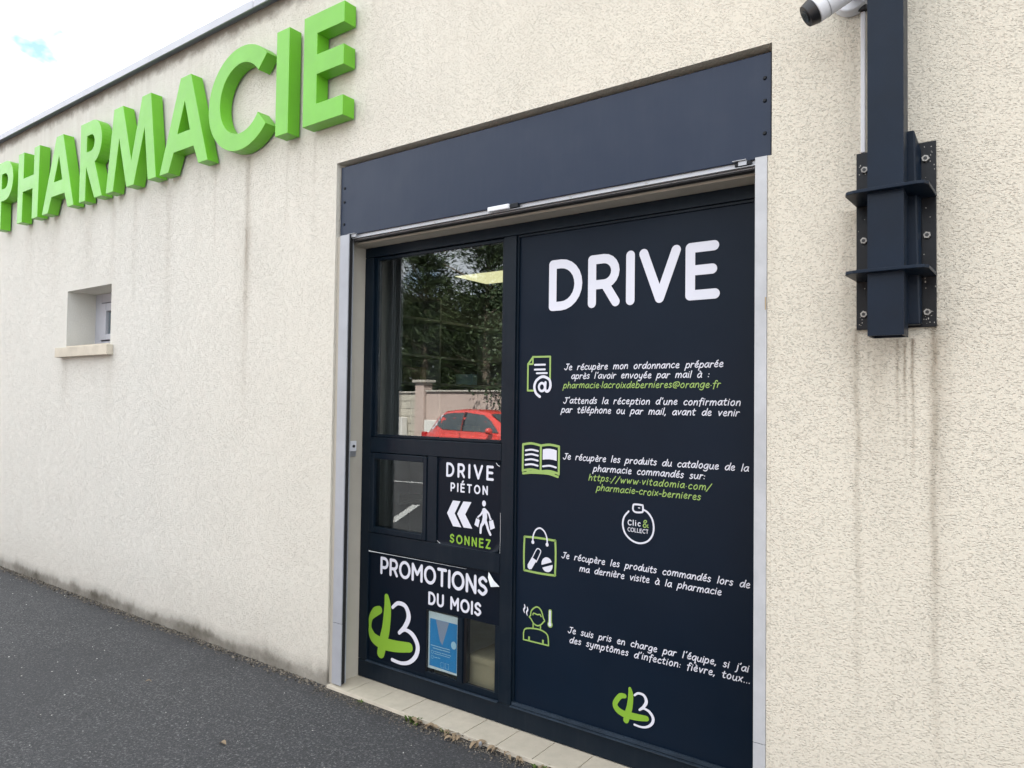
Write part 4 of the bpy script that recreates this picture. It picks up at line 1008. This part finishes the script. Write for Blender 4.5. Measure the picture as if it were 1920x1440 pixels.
tree('conifer', 1.5, -14.8, 6.2, 2.2, 7000, 'needle', 'conifer behind the pink wall at its right hand end', 8, M['needles'])

# red car
CAR_S = .94
car = thing('red_car', 'small red hatchback parked in front of the garden wall, mirrored in the window', 'car', (-8.65, -9.3, 0))
CX, CY = -10.42, -9.3
def car_pt(x, y, z): return (CX+x, CY+y, z)
stn = [(0.0, .38, .78, .52), (.06, .30, .92, .66), (.30, .22, .97, .76), (.8, .20, .96, .80), (1.4, .19, .93, .81), (2.0, .19, .92, .81), (2.45, .20, .92, .80), (2.75, .21, .90, .79), (3.1, .23, .80, .75), (3.35, .26, .66, .66), (3.45, .34, .52, .52)]
vs, fs = [], []
for x, zl, zb, hw in stn:
    ring = [(-hw*.86, zl), (-hw*.98, zl+.10), (-hw, (zl+zb)/2), (-hw*.985, zb-.10), (-hw*.90, zb), (0, zb+.025), (hw*.90, zb), (hw*.985, zb-.10), (hw, (zl+zb)/2), (hw*.98, zl+.10), (hw*.86, zl), (0, zl-.01)]
    vs += [car_pt(x, y, z) for y, z in ring]
nr = 12
for i in range(len(stn)-1):
    for j in range(nr): a = i*nr+j; b = i*nr+(j+1) % nr; fs.append((a, a+nr, b+nr, b))
fs.append(tuple(range(nr))); fs.append(tuple(range((len(stn)-1)*nr, len(stn)*nr))[::-1])
bd = mesh_obj('body', vs, fs, M['carpaint'], car, True); ss = bd.modifiers.new('s', 'SUBSURF'); ss.levels = 2; ss.render_levels = 2
# cabin: painted shell, sides lean in
cab = [(.16, .93, .60, .88, .58), (.42, .95, .72, 1.30, .52), (.62, .95, .74, 1.40, .555), (1.0, .94, .745, 1.435, .575), (1.5, .92, .745, 1.43, .575), (1.85, .92, .745, 1.38, .555), (2.2, .91, .74, 1.20, .58), (2.62, .905, .72, .93, .68)]
vs, fs = [], []
for x, zb, hb, zr, hr in cab:
    ring = [(-hb, zb-.06), (-(hb*.45+hr*.55), zb+(zr-zb)*.6), (-hr, zr-.04), (-hr*.8, zr), (0, zr+.015), (hr*.8, zr), (hr, zr-.04), (hb*.45+hr*.55, zb+(zr-zb)*.6), (hb, zb-.06)]
    vs += [car_pt(x, y, z) for y, z in ring]
for i in range(len(cab)-1):
    for j in range(8): a = i*9+j; fs.append((a, a+9, a+10, a+1))
fs.append(tuple(range(9))); fs.append(tuple(range((len(cab)-1)*9, len(cab)*9))[::-1])
mesh_obj('cabin', vs, fs, M['carpaint'], car, True)
def side_glass(pts, s_, name='side_window', mat='carglass', off=.012):
    def yy(x, z): # side surface
        for i in range(len(cab)-1):
            if cab[i][0] <= x <= cab[i+1][0]:
                t = (x-cab[i][0])/(cab[i+1][0]-cab[i][0]); q = [cab[i][k]+(cab[i+1][k]-cab[i][k])*t for k in range(5)]; break
        else: q = cab[-1]
        zb, hb, zr, hr = q[1], q[2], q[3], q[4]; z0_ = zb-.06; zm = zb+(zr-zb)*.6; hm = hb*.45+hr*.55
        if z < zm: return hb+(hm-hb)*(z-z0_)/(zm-z0_)
        return hm+(hr-hm)*(z-zm)/max(.01, zr-.04-zm)
    n = len(pts); c = (sum(p[0] for p in pts)/n, sum(p[1] for p in pts)/n)
    dense = []
    for i in range(n):
        a, b = pts[i], pts[(i+1) % n]
        for k in range(5): dense.append((a[0]+(b[0]-a[0])*k/5, a[1]+(b[1]-a[1])*k/5))
    vs = [car_pt(c[0], s_*(yy(*c)+off), c[1])]+[car_pt(x, s_*(yy(x, z)+off), z) for x, z in dense]
    N = len(dense); fs = [(0, 1+i, 1+(i+1) % N) if s_ < 0 else (0, 1+(i+1) % N, 1+i) for i in range(N)]
    return mesh_obj(name, vs, fs, M[mat], car)
for s_ in (1, -1):
    side_glass([(1.32, .97), (2.28, .965), (2.02, 1.20), (1.80, 1.33), (1.34, 1.375)], s_)
    side_glass([(.48, 1.10), (.70, 1.00), (1.24, .972), (1.25, 1.375), (.72, 1.35), (.55, 1.27)], s_)
    lab(side_glass([(1.255, .97), (1.315, .968), (1.335, 1.38), (1.258, 1.38)], s_, 'door_pillar', 'black', .006), 'black door pillar')
    side_glass([(.30, 1.0), (.46, 1.11), (.53, 1.29), (.62, 1.33), (.50, 1.10), (.36, .975)], s_, 'rear_pillar_highlight', 'lampclear', .008)  # pale strip painted in for the bright highlight on the rear pillar
    boxes('door_seam', [(CX+1.285, CX+1.293, CY+s_*.812-.006, CY+s_*.812+.006, .35, .93), (CX+2.36, CX+2.368, CY+s_*.812-.006, CY+s_*.812+.006, .40, .90)], M['black'], car)
    box('door_handle', CX+1.42, CX+1.58, CY+s_*.82-.012, CY+s_*.82+.012, .80, .825, M['carpaint'], car, .006)
    bm = bmesh.new(); bmesh.ops.create_uvsphere(bm, u_segments=16, v_segments=10, radius=1, matrix=Matrix.Translation(car_pt(2.12, s_*.86, 1.0)) @ Matrix.Diagonal((.07, .10, .075, 1)))
    bm_obj('wing_mirror', bm, M['carpaint'], car, True)
    for wx in (.58, 2.86):
        w_ = cyl('wheel', car_pt(wx, s_*.66, .275), car_pt(wx, s_*.80, .275), .29, M['rubber'], car, n=32, bevel=.02)
        cyl('rim', car_pt(wx, s_*.79, .275), car_pt(wx, s_*.808, .275), .19, M['rim'], w_, n=24)
    box('tail_light', CX-.005, CX+.10, CY+s_*.60-.06, CY+s_*.60+.06, .74, .92, M['lampred'], car, .02)
    box('head_light', CX+3.20, CX+3.40, CY+s_*.58-.08, CY+s_*.58+.07, .56, .68, M['lampclear'], car, .03)
mesh_obj('windscreen', [car_pt(1.92, -.50, 1.36), car_pt(1.92, .50, 1.36), car_pt(2.56, .60, .985), car_pt(2.56, -.60, .985)], [(0, 1, 2, 3)], M['carglass'], car)
mesh_obj('rear_window', [car_pt(.385, -.46, 1.27), car_pt(.385, .46, 1.27), car_pt(.15, .50, .97), car_pt(.15, -.50, .97)], [(3, 2, 1, 0)], M['carglass'], car)

car.scale = (CAR_S,)*3; car.location = (-8.98, -9.15, -.01)
def hedge(x0, x1, y, z0, z1, n, seed):
    r = random.Random(seed); vs, fs = [], []
    for i in range(n):
        x = r.uniform(x0, x1); z = z0+(z1-z0)*r.random()**.9; top = z1+.35*math.sin(x*2.1)+.25*math.sin(x*5.3+1)
        if z > top: continue
        p = Vector((x, y+r.gauss(0, .35), z)); dd = Vector((r.gauss(0, 1), r.gauss(0, 1), r.gauss(.1, .8))).normalized(); l = r.uniform(.10, .2); w = l*.3
        s_ = dd.cross(Vector((r.gauss(0, 1), r.gauss(0, 1), r.gauss(0, 1)))).normalized()*w
        q = len(vs); vs += [p, p+dd*l*.45+s_, p+dd*l, p+dd*l*.45-s_]; fs.append((q, q+1, q+2, q+3))
    return mesh_obj('hedge', vs, fs, M['needles'])
tag(hedge(-20, -9.0, -15.7, 0, 5.2, 50000, 3), 'dense dark hedge behind the conifers left of the red car', 'hedge')
tag(hedge(-9.0, 4, -15.7, 0, 4.0, 26000, 4), 'dense dark hedge behind the conifers opposite the drive panel', 'hedge')
